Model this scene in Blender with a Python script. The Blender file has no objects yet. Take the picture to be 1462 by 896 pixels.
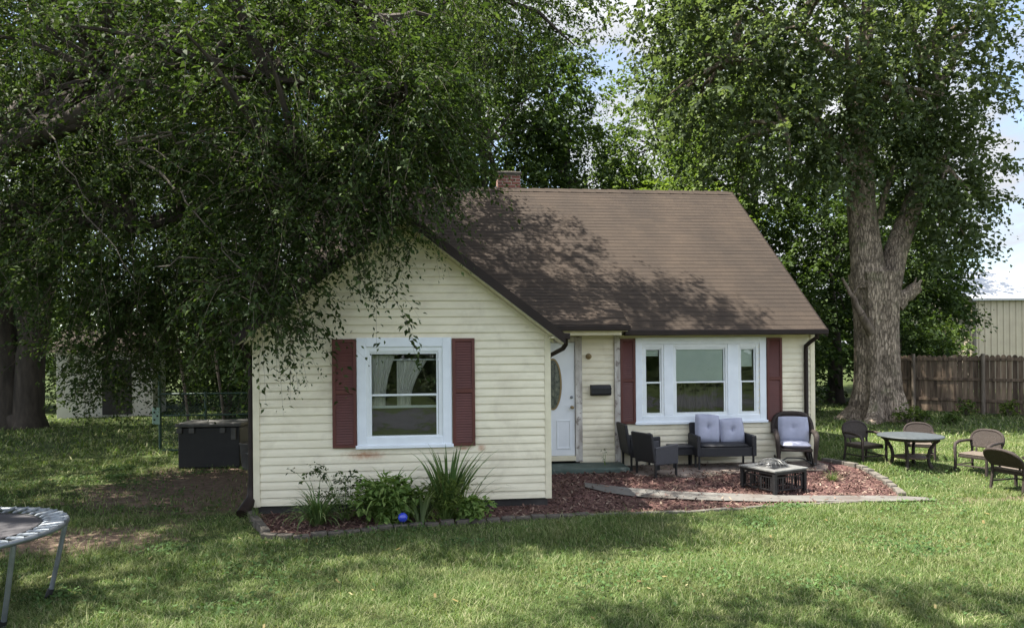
import bpy, math, random
import numpy as np
from mathutils import Vector, Matrix

random.seed(7)
RNG = np.random.default_rng(11)
SC = bpy.context.scene
COL = SC.collection
R = math.radians
GROUND_RISE = 0.12

# ------------------------------------------------------------------ site helpers
TH = R(6.0)
def site(r, d, z=0.0):
    """metres to the right of / ahead of the kerbside viewpoint -> world (house-aligned) metres"""
    return (r * math.cos(TH) + d * math.sin(TH), -r * math.sin(TH) + d * math.cos(TH), z)

def gz(x, y):
    t = min(1.0, max(0.0, (y - 10.0) / 2.2))
    return GROUND_RISE * t * t * (3 - 2 * t)

def gz_np(x, y):
    t = np.clip((y - 10.0) / 2.2, 0, 1)
    return GROUND_RISE * t * t * (3 - 2 * t)

# ------------------------------------------------------------------ object helpers
def tag(o, label=None, cat=None, group=None, kind=None):
    if label: o['label'] = label
    if cat: o['category'] = cat
    if group: o['group'] = group
    if kind: o['kind'] = kind
    return o

def empty(name, loc=(0, 0, 0), rz=0.0, label=None, cat=None, group=None):
    o = bpy.data.objects.new(name, None)
    o.empty_display_size = 0.2
    COL.objects.link(o)
    o.location = loc
    o.rotation_euler = (0, 0, rz)
    return tag(o, label, cat, group)

def copy_tree(o, parent=None):
    c = o.copy()
    COL.objects.link(c)
    c.parent = parent
    for ch in o.children:
        copy_tree(ch, c)
    return c

class MB:
    def __init__(s):
        s.v = []; s.f = []; s.uv = {}
    def add(s, vs, fs, uvs=None):
        n = len(s.v)
        s.v.extend([tuple(p) for p in vs])
        for k, f in enumerate(fs):
            if uvs is not None:
                s.uv[len(s.f)] = [uvs[i] for i in f]
            s.f.append(tuple(i + n for i in f))
        return s
    def box(s, c, size, rot=(0, 0, 0)):
        hx, hy, hz = size[0] / 2, size[1] / 2, size[2] / 2
        m = Matrix.Rotation(rot[2], 3, 'Z') @ Matrix.Rotation(rot[1], 3, 'Y') @ Matrix.Rotation(rot[0], 3, 'X')
        vs = [Vector(c) + m @ Vector((sx * hx, sy * hy, sz * hz)) for sz in (-1, 1) for sy in (-1, 1) for sx in (-1, 1)]
        return s.add(vs, [(0, 2, 3, 1), (4, 5, 7, 6), (0, 1, 5, 4), (2, 6, 7, 3), (0, 4, 6, 2), (1, 3, 7, 5)])
    def span(s, x0, x1, y0, y1, z0, z1):
        return s.box(((x0 + x1) / 2, (y0 + y1) / 2, (z0 + z1) / 2), (abs(x1 - x0), abs(y1 - y0), abs(z1 - z0)))
    def frame(s, x0, x1, z0, z1, w, y0, y1):
        """rectangular picture-frame in the xz plane"""
        s.span(x0, x0 + w, y0, y1, z0, z1); s.span(x1 - w, x1, y0, y1, z0, z1)
        s.span(x0 + w, x1 - w, y0, y1, z1 - w, z1); s.span(x0 + w, x1 - w, y0, y1, z0, z0 + w)
        return s
    def tube(s, pts, rad, n=8, caps=True, squash=1.0):
        pts = [Vector(p) for p in pts]
        if not hasattr(rad, '__len__'): rad = [rad] * len(pts)
        base = len(s.v); up = Vector((0.13, 0.21, 1)).normalized(); prev = None
        vs = []
        for i, p in enumerate(pts):
            a = pts[max(0, i - 1)]; b = pts[min(len(pts) - 1, i + 1)]
            t = (b - a).normalized()
            if prev is None:
                e = up if abs(t.dot(up)) < .95 else Vector((1, 0, 0))
                u = (e - t * e.dot(t)).normalized()
            else:
                u = (prev - t * prev.dot(t)).normalized()
            prev = u; w = t.cross(u)
            for k in range(n):
                an = 2 * math.pi * k / n
                vs.append(p + (u * math.cos(an) + w * math.sin(an) * squash) * rad[i])
        fs = []
        for i in range(len(pts) - 1):
            for k in range(n):
                k2 = (k + 1) % n
                fs.append((i * n + k, i * n + k2, (i + 1) * n + k2, (i + 1) * n + k))
        if caps:
            fs.append(tuple(reversed(range(n)))); fs.append(tuple((len(pts) - 1) * n + k for k in range(n)))
        return s.add(vs, fs)
    def lathe(s, prof, c=(0, 0, 0), n=24):
        vs = []; fs = []
        for r, z in prof:
            for k in range(n):
                a = 2 * math.pi * k / n
                vs.append((c[0] + r * math.cos(a), c[1] + r * math.sin(a), c[2] + z))
        for i in range(len(prof) - 1):
            for k in range(n):
                k2 = (k + 1) % n
                fs.append((i * n + k, i * n + k2, (i + 1) * n + k2, (i + 1) * n + k))
        if prof[0][0] > 1e-4: fs.append(tuple(reversed(range(n))))
        if prof[-1][0] > 1e-4: fs.append(tuple((len(prof) - 1) * n + k for k in range(n)))
        return s.add(vs, fs)
    def prism(s, poly, z0, z1):
        n = len(poly)
        vs = [(x, y, z0) for x, y in poly] + [(x, y, z1) for x, y in poly]
        fs = [tuple(reversed(range(n))), tuple(range(n, 2 * n))]
        fs += [(k, (k + 1) % n, n + (k + 1) % n, n + k) for k in range(n)]
        return s.add(vs, fs)
    def ribbon(s, pts, widths, side):
        """flat strip along pts; side = sideways unit vector(s)"""
        vs = []; fs = []
        for i, p in enumerate(pts):
            sd = Vector(side[i] if isinstance(side, list) else side)
            p = Vector(p)
            vs += [p - sd * widths[i] / 2, p + sd * widths[i] / 2]
        for i in range(len(pts) - 1):
            fs.append((2 * i, 2 * i + 1, 2 * i + 3, 2 * i + 2))
        return s.add(vs, fs)
    def build(s, name, mat, parent=None, bevel=0.0, smooth=False, seg=2):
        me = bpy.data.meshes.new(name)
        me.from_pydata(s.v, [], s.f)
        if s.uv:
            uvl = me.uv_layers.new(name='UVMap')
            li = 0; dat = []
            for i, f in enumerate(s.f):
                u = s.uv.get(i) or [(0, 0)] * len(f)
                for q in u: dat.extend(q)
            uvl.data.foreach_set('uv', dat)
        me.materials.append(mat)
        if smooth:
            me.polygons.foreach_set('use_smooth', [True] * len(me.polygons))
        o = bpy.data.objects.new(name, me)
        COL.objects.link(o)
        if parent is not None: o.parent = parent
        if smooth:
            try: me.set_sharp_from_angle(angle=R(50))
            except Exception: pass
        if bevel > 0:
            b = o.modifiers.new('bevel', 'BEVEL'); b.width = bevel; b.segments = seg; b.limit_method = 'ANGLE'; b.angle_limit = R(40)
        return o

def np_mesh(name, co, quads, mat, parent=None, tris=None):
    me = bpy.data.meshes.new(name)
    co = np.ascontiguousarray(co, dtype=np.float32)
    me.vertices.add(len(co)); me.vertices.foreach_set('co', co.ravel())
    faces = [q for q in (quads, tris) if q is not None and len(q)]
    loops = np.concatenate([q.ravel() for q in faces]).astype(np.int32)
    sizes = np.concatenate([np.full(len(q), q.shape[1], np.int32) for q in faces])
    me.loops.add(len(loops)); me.loops.foreach_set('vertex_index', loops)
    me.polygons.add(len(sizes))
    starts = np.concatenate([[0], np.cumsum(sizes)[:-1]]).astype(np.int32)
    me.polygons.foreach_set('loop_start', starts)
    try: me.polygons.foreach_set('loop_total', sizes)
    except Exception: pass
    me.update(calc_edges=True); me.validate()
    me.materials.append(mat)
    o = bpy.data.objects.new(name, me); COL.objects.link(o)
    if parent is not None: o.parent = parent
    return o

# ------------------------------------------------------------------ materials
def new_mat(name):
    m = bpy.data.materials.new(name); m.use_nodes = True
    nt = m.node_tree; nt.nodes.clear()
    out = nt.nodes.new('ShaderNodeOutputMaterial')
    return m, nt, out

def N(nt, typ, **kw):
    n = nt.nodes.new(typ)
    for k, v in kw.items():
        if k in n.inputs: n.inputs[k].default_value = v
        else: setattr(n, k, v)
    return n

def mixc(nt, fac, a, b, mode='MIX'):
    n = nt.nodes.new('ShaderNodeMix'); n.data_type = 'RGBA'; n.blend_type = mode
    for sock, v in ((n.inputs[0], fac), (n.inputs[6], a), (n.inputs[7], b)):
        if hasattr(v, 'is_output'): nt.links.new(v, sock)
        elif isinstance(v, (int, float)): sock.default_value = v
        else: sock.default_value = (*v, 1) if len(v) == 3 else v
    return n.outputs[2]

def ramp(nt, src, stops):
    n = nt.nodes.new('ShaderNodeValToRGB')
    els = n.color_ramp.elements
    while len(els) < len(stops): els.new(0.5)
    for e, (p, c) in zip(els, stops):
        e.position = p; e.color = (*c, 1) if len(c) == 3 else c
    nt.links.new(src, n.inputs[0])
    return n.outputs[0]

def noise(nt, scale, detail=4, rough=.55, coord='Object', stretch=None, dist=0.0):
    tc = nt.nodes.new('ShaderNodeTexCoord')
    src = tc.outputs[coord]
    if stretch:
        mp = nt.nodes.new('ShaderNodeMapping'); mp.inputs['Scale'].default_value = stretch
        nt.links.new(src, mp.inputs[0]); src = mp.outputs[0]
    n = N(nt, 'ShaderNodeTexNoise', Scale=scale, Detail=detail, Roughness=rough, Distortion=dist)
    nt.links.new(src, n.inputs['Vector'])
    return n.outputs['Fac']

def surf(name, col, rough=.6, col2=None, scale=6, stretch=None, bump=0.0, bscale=60, metal=0.0, spec=.35, lo=.35, hi=.7, col3=None, scale3=1.2, lo3=.5, hi3=.65):
    m, nt, out = new_mat(name)
    p = N(nt, 'ShaderNodeBsdfPrincipled', Roughness=rough, Metallic=metal)
    p.inputs['Specular IOR Level'].default_value = spec
    c2 = col2 or tuple(x * .8 for x in col)
    c = ramp(nt, noise(nt, scale, stretch=stretch), [(lo, c2), (hi, col)])
    if col3:
        f = ramp(nt, noise(nt, scale3, 5, .65, dist=.4), [(lo3, (0, 0, 0)), (hi3, (1, 1, 1))])
        c = mixc(nt, f, c, col3)
    nt.links.new(c, p.inputs['Base Color'])
    if bump:
        b = N(nt, 'ShaderNodeBump', Strength=bump, Distance=.01)
        nt.links.new(noise(nt, bscale, 5, .6, stretch=stretch), b.inputs['Height'])
        nt.links.new(b.outputs[0], p.inputs['Normal'])
    nt.links.new(p.outputs[0], out.inputs[0])
    return m

def stain(m, spots):
    """rust stains: spots of (x, y, z, half width, half height)"""
    nt = m.node_tree; p = next(n for n in nt.nodes if n.type == 'BSDF_PRINCIPLED')
    src = p.inputs['Base Color'].links[0].from_socket
    tc = nt.nodes.new('ShaderNodeTexCoord'); tot = None
    for (x, y, z, hw, hh) in spots:
        mp = nt.nodes.new('ShaderNodeMapping'); mp.vector_type = 'TEXTURE'
        mp.inputs['Location'].default_value = (x, y, z); mp.inputs['Scale'].default_value = (hw, .3, hh)
        nt.links.new(tc.outputs['Object'], mp.inputs[0])
        g = nt.nodes.new('ShaderNodeTexGradient'); g.gradient_type = 'SPHERICAL'; nt.links.new(mp.outputs[0], g.inputs[0])
        if tot is None: tot = g.outputs['Fac']
        else:
            a = N(nt, 'ShaderNodeMath', operation='ADD'); nt.links.new(tot, a.inputs[0]); nt.links.new(g.outputs['Fac'], a.inputs[1]); tot = a.outputs[0]
    mu = N(nt, 'ShaderNodeMath', operation='MULTIPLY'); nt.links.new(tot, mu.inputs[0]); nt.links.new(noise(nt, 16, 5, .7), mu.inputs[1])
    f = ramp(nt, mu.outputs[0], [(.14, (0, 0, 0)), (.5, (.8, .8, .8))])
    nt.links.new(mixc(nt, f, src, (.36, .15, .06)), p.inputs['Base Color'])

def leaf_mat(name, stops, trans=.35, vary=.35, vscale=.5):
    m, nt, out = new_mat(name)
    geo = nt.nodes.new('ShaderNodeNewGeometry')
    c = ramp(nt, geo.outputs['Random Per Island'], stops)
    f = ramp(nt, noise(nt, vscale, 3), [(.35, (0, 0, 0)), (.65, (1, 1, 1))])
    dark = mixc(nt, 1.0, c, (1 - vary, 1 - vary * .8, 1 - vary), 'MULTIPLY')
    c = mixc(nt, f, dark, c)
    p = N(nt, 'ShaderNodeBsdfPrincipled', Roughness=.65)
    p.inputs['Specular IOR Level'].default_value = .16
    nt.links.new(c, p.inputs['Base Color'])
    t = nt.nodes.new('ShaderNodeBsdfTranslucent')
    ct = mixc(nt, 1.0, c, (1.25, 1.35, .6), 'MULTIPLY')
    nt.links.new(ct, t.inputs[0])
    mx = N(nt, 'ShaderNodeMixShader'); mx.inputs[0].default_value = trans
    nt.links.new(p.outputs[0], mx.inputs[1]); nt.links.new(t.outputs[0], mx.inputs[2])
    nt.links.new(mx.outputs[0], out.inputs[0])
    return m

def glass_mat(name, tint=(.93, .95, .94)):
    m, nt, out = new_mat(name)
    fr = N(nt, 'ShaderNodeFresnel', IOR=1.6)
    t = nt.nodes.new('ShaderNodeBsdfTransparent'); t.inputs[0].default_value = (*tint, 1)
    g = N(nt, 'ShaderNodeBsdfGlossy', Roughness=.015); g.inputs[0].default_value = (.95, .97, 1, 1)
    bp = N(nt, 'ShaderNodeBump', Strength=.25, Distance=.01); nt.links.new(noise(nt, 4.5, 3, .5), bp.inputs['Height']); nt.links.new(bp.outputs[0], g.inputs['Normal'])
    mx = nt.nodes.new('ShaderNodeMixShader')
    nt.links.new(fr.outputs[0], mx.inputs[0]); nt.links.new(t.outputs[0], mx.inputs[1]); nt.links.new(g.outputs[0], mx.inputs[2])
    nt.links.new(mx.outputs[0], out.inputs[0])
    return m

M = {}
M['siding'] = surf('cream_siding', (.74, .685, .525), .45, (.66, .605, .455), 2.2, (1, 1, 3), bump=.08, bscale=14, col3=(.50, .445, .33), scale3=1.6, lo3=.50, hi3=.80)
stain(M['siding'], [(.60, 10.05, .86, .10, .09), (-1.05, 10.05, .80, .5, .12), (.35, 10.05, .86, .2, .05)])
M['cream'] = surf('cream_trim', (.70, .645, .48), .5, (.60, .55, .40), 5)
M['white'] = surf('white_trim', (.76, .80, .84), .4, (.68, .72, .76), 4, bump=.02)
M['vinyl'] = surf('white_vinyl_sash', (.74, .77, .78), .35, (.67, .70, .71), 5)
M['door'] = surf('white_door_paint', (.74, .77, .80), .4, (.68, .71, .74), 3)
M['shutter'] = surf('maroon_shutter_paint', (.112, .034, .026), .5, (.085, .026, .020), 3, (1, 1, .4))
M['brown_metal'] = surf('dark_brown_gutter_metal', (.022, .0145, .011), .55, (.015, .010, .008), 5, spec=.2)
M['peeling'] = surf('peeling_white_paint', (.62, .60, .56), .8, (.30, .27, .24), 9, (1, 1, .25), bump=.5, bscale=25, col3=(.20, .17, .15), scale3=7, lo3=.55, hi3=.62)
M['foundation'] = surf('dark_foundation_block', (.055, .050, .046), .9, (.03, .028, .026), 4, bump=.3)
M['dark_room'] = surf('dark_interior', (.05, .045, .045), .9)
M['curtain'] = surf('white_curtain_fabric', (.75, .74, .70), .9, (.60, .59, .55), 8, (3, 3, .3))
M['blind'] = surf('pale_green_blind', (.80, .88, .78), .7, (.74, .83, .73), 6)
M['glass'] = glass_mat('window_glass')
M['oval_glass'] = surf('leaded_glass', (.16, .17, .12), .18, (.05, .06, .05), 22, bump=.6, bscale=40, spec=.6)
M['gold'] = surf('brass_fitting', (.27, .20, .10), .45, metal=.4)
M['green_step'] = surf('green_painted_concrete', (.075, .105, .092), .7, (.045, .068, .058), 5, bump=.2, col3=(.22, .23, .20), scale3=4, lo3=.58, hi3=.7)
M['black_metal'] = surf('black_metal', (.018, .018, .019), .45, (.012, .012, .013), 10)
M['black_wicker'] = surf('black_wicker', (.026, .026, .030), .55, (.012, .012, .014), 60, (1, 1, 2.2), bump=.7, bscale=90)
M['grey_wicker'] = surf('charcoal_wicker', (.060, .060, .068), .5, (.030, .030, .035), 60, (1, 1, 2.2), bump=.7, bscale=90)
M['brown_wicker'] = surf('brown_wicker', (.048, .035, .027), .65, (.02, .014, .011), 40, (1, 1, 2.4), bump=.8, bscale=80)
M['dark_wicker'] = surf('dark_brown_wicker', (.045, .031, .025), .65, (.02, .014, .012), 45, (1, 1, 2.4), bump=.8, bscale=80)
M['wicker_strand'] = surf('wicker_strands', (.16, .115, .085), .6, (.08, .055, .04), 30, bump=.5)
M['cushion'] = surf('lavender_grey_cushion', (.335, .345, .43), .85, (.285, .295, .37), 5, bump=.25, bscale=120)
M['tan_cushion'] = surf('tan_woven_seat', (.13, .105, .083), .85, (.08, .064, .05), 30, bump=.4)
M['table_top'] = surf('grey_stone_table_top', (.060, .070, .076), .6, (.035, .042, .046), 14, spec=.5)
M['slate'] = surf('slate_tile_top', (.17, .17, .162), .5, (.11, .11, .105), 9, bump=.1, spec=.5)
M['spark_mesh'] = surf('spark_screen_mesh', (.20, .20, .19), .4, (.11, .11, .11), 60, metal=.5)
M['concrete'] = surf('pale_concrete', (.13, .124, .113), .85, (.095, .089, .080), 3, bump=.3, bscale=35, col3=(.075, .057, .047), scale3=.9, lo3=.48, hi3=.66)
M['slab'] = surf('dirty_patio_concrete', (.24, .195, .165), .9, (.15, .115, .095), 3, bump=.35, bscale=30, col3=(.10, .085, .06), scale3=2.2, lo3=.5, hi3=.62)
M['stone'] = surf('edging_stone', (.11, .095, .078), .9, (.05, .044, .037), 7, bump=.5, bscale=30)
M['pale_stone'] = surf('pale_edging_stone', (.16, .145, .122), .9, (.085, .076, .064), 7, bump=.5, bscale=30)
M['mulch'] = surf('red_brown_mulch_bed', (.115, .055, .047), .95, (.05, .024, .022), 26, bump=1.0, bscale=45, col3=(.15, .10, .08), scale3=2.0, lo3=.55, hi3=.72)
M['bark_grey'] = surf('grey_furrowed_bark', (.27, .245, .215), .95, (.085, .075, .065), 6, (1, 1, .28), bump=1.0, bscale=9, col3=(.13, .14, .085), scale3=.9, lo3=.55, hi3=.7)
def bark_mat(name, hi, mid, lo, moss):
    m, nt, out = new_mat(name)
    tc = nt.nodes.new('ShaderNodeTexCoord')
    mp = nt.nodes.new('ShaderNodeMapping'); mp.inputs['Scale'].default_value = (1, 1, .22); nt.links.new(tc.outputs['Object'], mp.inputs[0])
    n1 = N(nt, 'ShaderNodeTexNoise', Scale=13, Detail=9, Roughness=.75, Distortion=.6); nt.links.new(mp.outputs[0], n1.inputs['Vector'])
    vo = nt.nodes.new('ShaderNodeTexVoronoi'); vo.feature = 'DISTANCE_TO_EDGE'; vo.inputs['Scale'].default_value = 19
    mixv = nt.nodes.new('ShaderNodeMix'); mixv.data_type = 'RGBA'; mixv.inputs[0].default_value = .12
    nt.links.new(mp.outputs[0], mixv.inputs[6]); nt.links.new(n1.outputs['Color'], mixv.inputs[7]); nt.links.new(mixv.outputs[2], vo.inputs['Vector'])
    fur = ramp(nt, vo.outputs['Distance'], [(0, (.5, .5, .5)), (.14, (1, 1, 1))])
    c = ramp(nt, n1.outputs['Fac'], [(.30, lo), (.5, mid), (.72, hi)])
    c = mixc(nt, 1.0, c, fur, 'MULTIPLY')
    patch = ramp(nt, noise(nt, 1.6, 6, .7, dist=.6), [(.42, (.62, .60, .58)), (.6, (1.15, 1.12, 1.08))])
    c = mixc(nt, 1.0, c, patch, 'MULTIPLY')
    f = ramp(nt, noise(nt, 2.3, 5, .7), [(.56, (0, 0, 0)), (.72, (.7, .7, .7))])
    c = mixc(nt, f, c, moss)
    p = N(nt, 'ShaderNodeBsdfPrincipled', Roughness=.95); p.inputs['Specular IOR Level'].default_value = .15
    nt.links.new(c, p.inputs['Base Color'])
    ht = mixc(nt, .5, fur, n1.outputs['Color'])
    b = N(nt, 'ShaderNodeBump', Strength=1.0, Distance=.06); nt.links.new(ht, b.inputs['Height']); nt.links.new(b.outputs[0], p.inputs['Normal'])
    nt.links.new(p.outputs[0], out.inputs[0])
    return m
M['bark_grey'] = bark_mat('grey_furrowed_bark', (.50, .42, .335), (.31, .255, .20), (.095, .075, .058), (.16, .16, .09))
M['bark_dark'] = surf('dark_bark', (.075, .06, .048), .95, (.03, .025, .02), 6, (1, 1, .25), bump=1.0, bscale=10)
M['bark_twig'] = surf('twig_bark', (.14, .115, .085), .9, (.08, .065, .05), 8)
M['branch'] = surf('twiggy_branch', (.095, .08, .06), .9, (.055, .046, .036), 7)
M['dead_wood'] = surf('bare_dead_wood', (.19, .15, .115), .9, (.07, .052, .04), 9, (1, 1, .4), bump=.6, bscale=20)
M['fence_wood'] = surf('weathered_fence_board', (.25, .182, .125), .9, (.085, .058, .040), 9, (1.5, 1.5, .12), bump=.5, bscale=20)
def island_tone(m, lo=.55, hi=1.2):
    nt = m.node_tree; p = next(n for n in nt.nodes if n.type == 'BSDF_PRINCIPLED')
    src = p.inputs['Base Color'].links[0].from_socket
    geo = nt.nodes.new('ShaderNodeNewGeometry')
    f = ramp(nt, geo.outputs['Random Per Island'], [(0, (lo, lo, lo)), (1, (hi, hi, hi))])
    nt.links.new(mixc(nt, 1.0, src, f, 'MULTIPLY'), p.inputs['Base Color'])
island_tone(M['fence_wood'])
M['fence_post'] = surf('weathered_fence_post', (.19, .155, .12), .9, (.10, .08, .06), 8, (1, 1, .2), bump=.5, bscale=20)
M['tan_metal'] = surf('tan_ribbed_metal', (.44, .385, .285), .5, (.38, .33, .245), 2)
M['roof_metal'] = surf('grey_metal_roof', (.42, .43, .44), .45, (.35, .36, .37), 2)
M['shed_white'] = surf('pale_shed_siding', (.72, .69, .62), .7, (.62, .58, .50), 2)
M['green_metal'] = surf('dark_green_fence_metal', (.035, .075, .06), .5, (.025, .05, .04), 6)
M['galv'] = surf('galvanised_steel', (.20, .22, .245), .42, (.13, .145, .16), 9, metal=.6)
M['tramp_mat'] = surf('black_trampoline_mat', (.055, .052, .056), .65, (.035, .033, .036), 7)
M['spring'] = surf('pale_spring_steel', (.26, .29, .32), .45, (.10, .11, .12), 14, metal=.3)
M['plastic_black'] = surf('black_plastic_storage', (.020, .020, .021), .45, (.014, .014, .015), 6)
M['plastic_grey'] = surf('grey_plastic', (.10, .098, .092), .6, (.06, .058, .054), 5)
M['pale_green'] = surf('pale_green_metal', (.28, .40, .34), .6, (.2, .3, .25), 6)
M['blue_glass'] = surf('cobalt_blue_glass', (.04, .075, .55), .12, (.03, .05, .40), 8, spec=.7)
M['terracotta'] = surf('dark_clay', (.20, .07, .05), .8)

# brick
def brick_mat():
    m, nt, out = new_mat('red_chimney_brick')
    tc = nt.nodes.new('ShaderNodeTexCoord')
    sep = nt.nodes.new('ShaderNodeSeparateXYZ'); nt.links.new(tc.outputs['Object'], sep.inputs[0])
    ad = N(nt, 'ShaderNodeMath', operation='ADD'); nt.links.new(sep.outputs[0], ad.inputs[0]); nt.links.new(sep.outputs[1], ad.inputs[1])
    cb = nt.nodes.new('ShaderNodeCombineXYZ'); nt.links.new(ad.outputs[0], cb.inputs[0]); nt.links.new(sep.outputs[2], cb.inputs[1])
    b = N(nt, 'ShaderNodeTexBrick', Scale=1.0)
    b.inputs['Brick Width'].default_value = .21; b.inputs['Row Height'].default_value = .075; b.inputs['Mortar Size'].default_value = .008
    b.inputs['Color1'].default_value = (.24, .085, .06, 1); b.inputs['Color2'].default_value = (.16, .06, .05, 1); b.inputs['Mortar'].default_value = (.30, .26, .22, 1)
    nt.links.new(cb.outputs[0], b.inputs['Vector'])
    p = N(nt, 'ShaderNodeBsdfPrincipled', Roughness=.9); nt.links.new(b.outputs[0], p.inputs['Base Color'])
    nt.links.new(p.outputs[0], out.inputs[0])
    return m
M['brick'] = brick_mat()

def shingle_mat():
    m, nt, out = new_mat('brown_asphalt_shingle')
    tc = nt.nodes.new('ShaderNodeTexCoord')
    b = N(nt, 'ShaderNodeTexBrick', Scale=1.0)
    b.inputs['Brick Width'].default_value = .30; b.inputs['Row Height'].default_value = .135; b.inputs['Mortar Size'].default_value = .0035
    b.inputs['Color1'].default_value = (.049, .0372, .0278, 1); b.inputs['Color2'].default_value = (.0405, .031, .0238, 1); b.inputs['Mortar'].default_value = (.0345, .0262, .0202, 1)
    nt.links.new(tc.outputs['UV'], b.inputs['Vector'])
    f = ramp(nt, noise(nt, 70, 3), [(.3, (.72, .72, .72)), (.7, (1.2, 1.2, 1.2))])
    c = mixc(nt, 1.0, b.outputs[0], f, 'MULTIPLY')
    g = ramp(nt, noise(nt, .9, 5, .6, stretch=(1, .45, .45)), [(.35, (.78, .78, .80)), (.68, (1.12, 1.08, 1.05))])
    c = mixc(nt, 1.0, c, g, 'MULTIPLY')
    p = N(nt, 'ShaderNodeBsdfPrincipled', Roughness=.9); p.inputs['Specular IOR Level'].default_value = .2
    nt.links.new(c, p.inputs['Base Color'])
    bm = N(nt, 'ShaderNodeBump', Strength=.5, Distance=.004)
    nt.links.new(noise(nt, 160, 2), bm.inputs['Height']); nt.links.new(bm.outputs[0], p.inputs['Normal'])
    nt.links.new(p.outputs[0], out.inputs[0])
    return m
M['shingle'] = shingle_mat()

def lawn_mat():
    m, nt, out = new_mat('lawn_soil_and_turf')
    c = ramp(nt, noise(nt, 1.1, 6, .65), [(.3, (.030, .042, .014)), (.55, (.050, .068, .022)), (.75, (.085, .085, .038))])
    c2 = ramp(nt, noise(nt, 30, 4, .7), [(.3, (.55, .55, .55)), (.7, (1.3, 1.3, 1.3))])
    c = mixc(nt, 1.0, c, c2, 'MULTIPLY')
    # worn bare earth beside the house
    tc = nt.nodes.new('ShaderNodeTexCoord')
    def patch(cx, cy, sx, sy):
        mp = nt.nodes.new('ShaderNodeMapping'); mp.vector_type = 'TEXTURE'
        mp.inputs['Location'].default_value = (cx, cy, 0); mp.inputs['Scale'].default_value = (sx, sy, 50)
        nt.links.new(tc.outputs['Object'], mp.inputs[0])
        g = nt.nodes.new('ShaderNodeTexGradient'); g.gradient_type = 'SPHERICAL'
        nt.links.new(mp.outputs[0], g.inputs[0]); return g.outputs['Fac']
    def mth(op, a, b):
        n = N(nt, 'ShaderNodeMath', operation=op)
        for i, v in enumerate((a, b)):
            if hasattr(v, 'is_output'): nt.links.new(v, n.inputs[i])
            else: n.inputs[i].default_value = v
        return n.outputs[0]
    s = mth('ADD', patch(-3.9, 12.0, 2.6, 3.2), patch(-4.6, 8.9, 2.4, 1.0))
    s = mth('ADD', s, patch(9.0, 9.45, 3.0, .35))
    s = mth('ADD', s, mth('MULTIPLY', mth('SUBTRACT', noise(nt, 2.5, 5, .65), .5), 1.6))
    f = ramp(nt, s, [(.30, (0, 0, 0)), (.55, (1, 1, 1))])
    dirt = ramp(nt, noise(nt, 9, 5, .65), [(.3, (.075, .053, .04)), (.7, (.165, .12, .09))])
    c = mixc(nt, f, c, dirt)
    p = N(nt, 'ShaderNodeBsdfPrincipled', Roughness=.95); p.inputs['Specular IOR Level'].default_value = .1
    nt.links.new(c, p.inputs['Base Color'])
    b = N(nt, 'ShaderNodeBump', Strength=.7, Distance=.03)
    nt.links.new(noise(nt, 22, 5, .7), b.inputs['Height']); nt.links.new(b.outputs[0], p.inputs['Normal'])
    nt.links.new(p.outputs[0], out.inputs[0])
    return m
M['lawn'] = lawn_mat()
G = lambda a, b, c: (a, b, c)
def straw_patches(m):
    nt = m.node_tree; p = next(n for n in nt.nodes if n.type == 'BSDF_PRINCIPLED')
    src = p.inputs['Base Color'].links[0].from_socket
    f = ramp(nt, noise(nt, 1.7, 6, .7, dist=.5), [(.48, (0, 0, 0)), (.72, (.6, .6, .6))])
    c = mixc(nt, f, src, (.22, .21, .10)); nt.links.new(c, p.inputs['Base Color'])
M['grass'] = leaf_mat('grass_blades', [(0, G(.068, .114, .027)), (.42, G(.112, .168, .048)), (.70, G(.155, .205, .070)), (.84, G(.25, .26, .135)), (1, G(.36, .34, .21))], .3, .38, 1.3)
straw_patches(M['grass'])
M['leaf_near'] = leaf_mat('drooping_tree_leaves', [(0, G(.030, .050, .017)), (.6, G(.058, .088, .028)), (1, G(.095, .128, .048))], .38, .3)
M['leaf_maple'] = leaf_mat('silver_maple_leaves', [(0, G(.062, .085, .040)), (.6, G(.106, .138, .068)), (1, G(.165, .19, .112))], .42, .3, .35)
M['leaf_dark'] = leaf_mat('dark_tree_leaves', [(0, G(.030, .050, .017)), (.6, G(.052, .082, .026)), (1, G(.085, .12, .038))], .36, .3, .35)
M['leaf_mid'] = leaf_mat('mid_green_tree_leaves', [(0, G(.050, .080, .024)), (.6, G(.085, .125, .036)), (1, G(.13, .17, .052))], .42, .3, .35)
M['leaf_light'] = leaf_mat('yellow_green_leaves', [(0, G(.075, .11, .025)), (.6, G(.12, .165, .038)), (1, G(.17, .21, .055))], .45, .25, .4)
M['leaf_bed'] = leaf_mat('garden_bed_leaves', [(0, G(.10, .17, .04)), (.6, G(.165, .25, .07)), (1, G(.24, .31, .10))], .35, .2, 3)
M['leaf_pale'] = leaf_mat('pale_striped_leaves', [(0, G(.13, .18, .08)), (1, G(.26, .30, .16))], .3, .1, 3)
M['leaf_blade'] = leaf_mat('strap_leaves', [(0, G(.065, .120, .038)), (.6, G(.115, .18, .06)), (.9, G(.16, .22, .085)), (1, G(.22, .20, .10))], .25, .2, 3)
M['chip'] = leaf_mat('mulch_chips', [(0, G(.050, .026, .023)), (.5, G(.110, .060, .050)), (.85, G(.17, .10, .082)), (1, G(.30, .23, .18))], .0, .3, 1.2)

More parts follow.
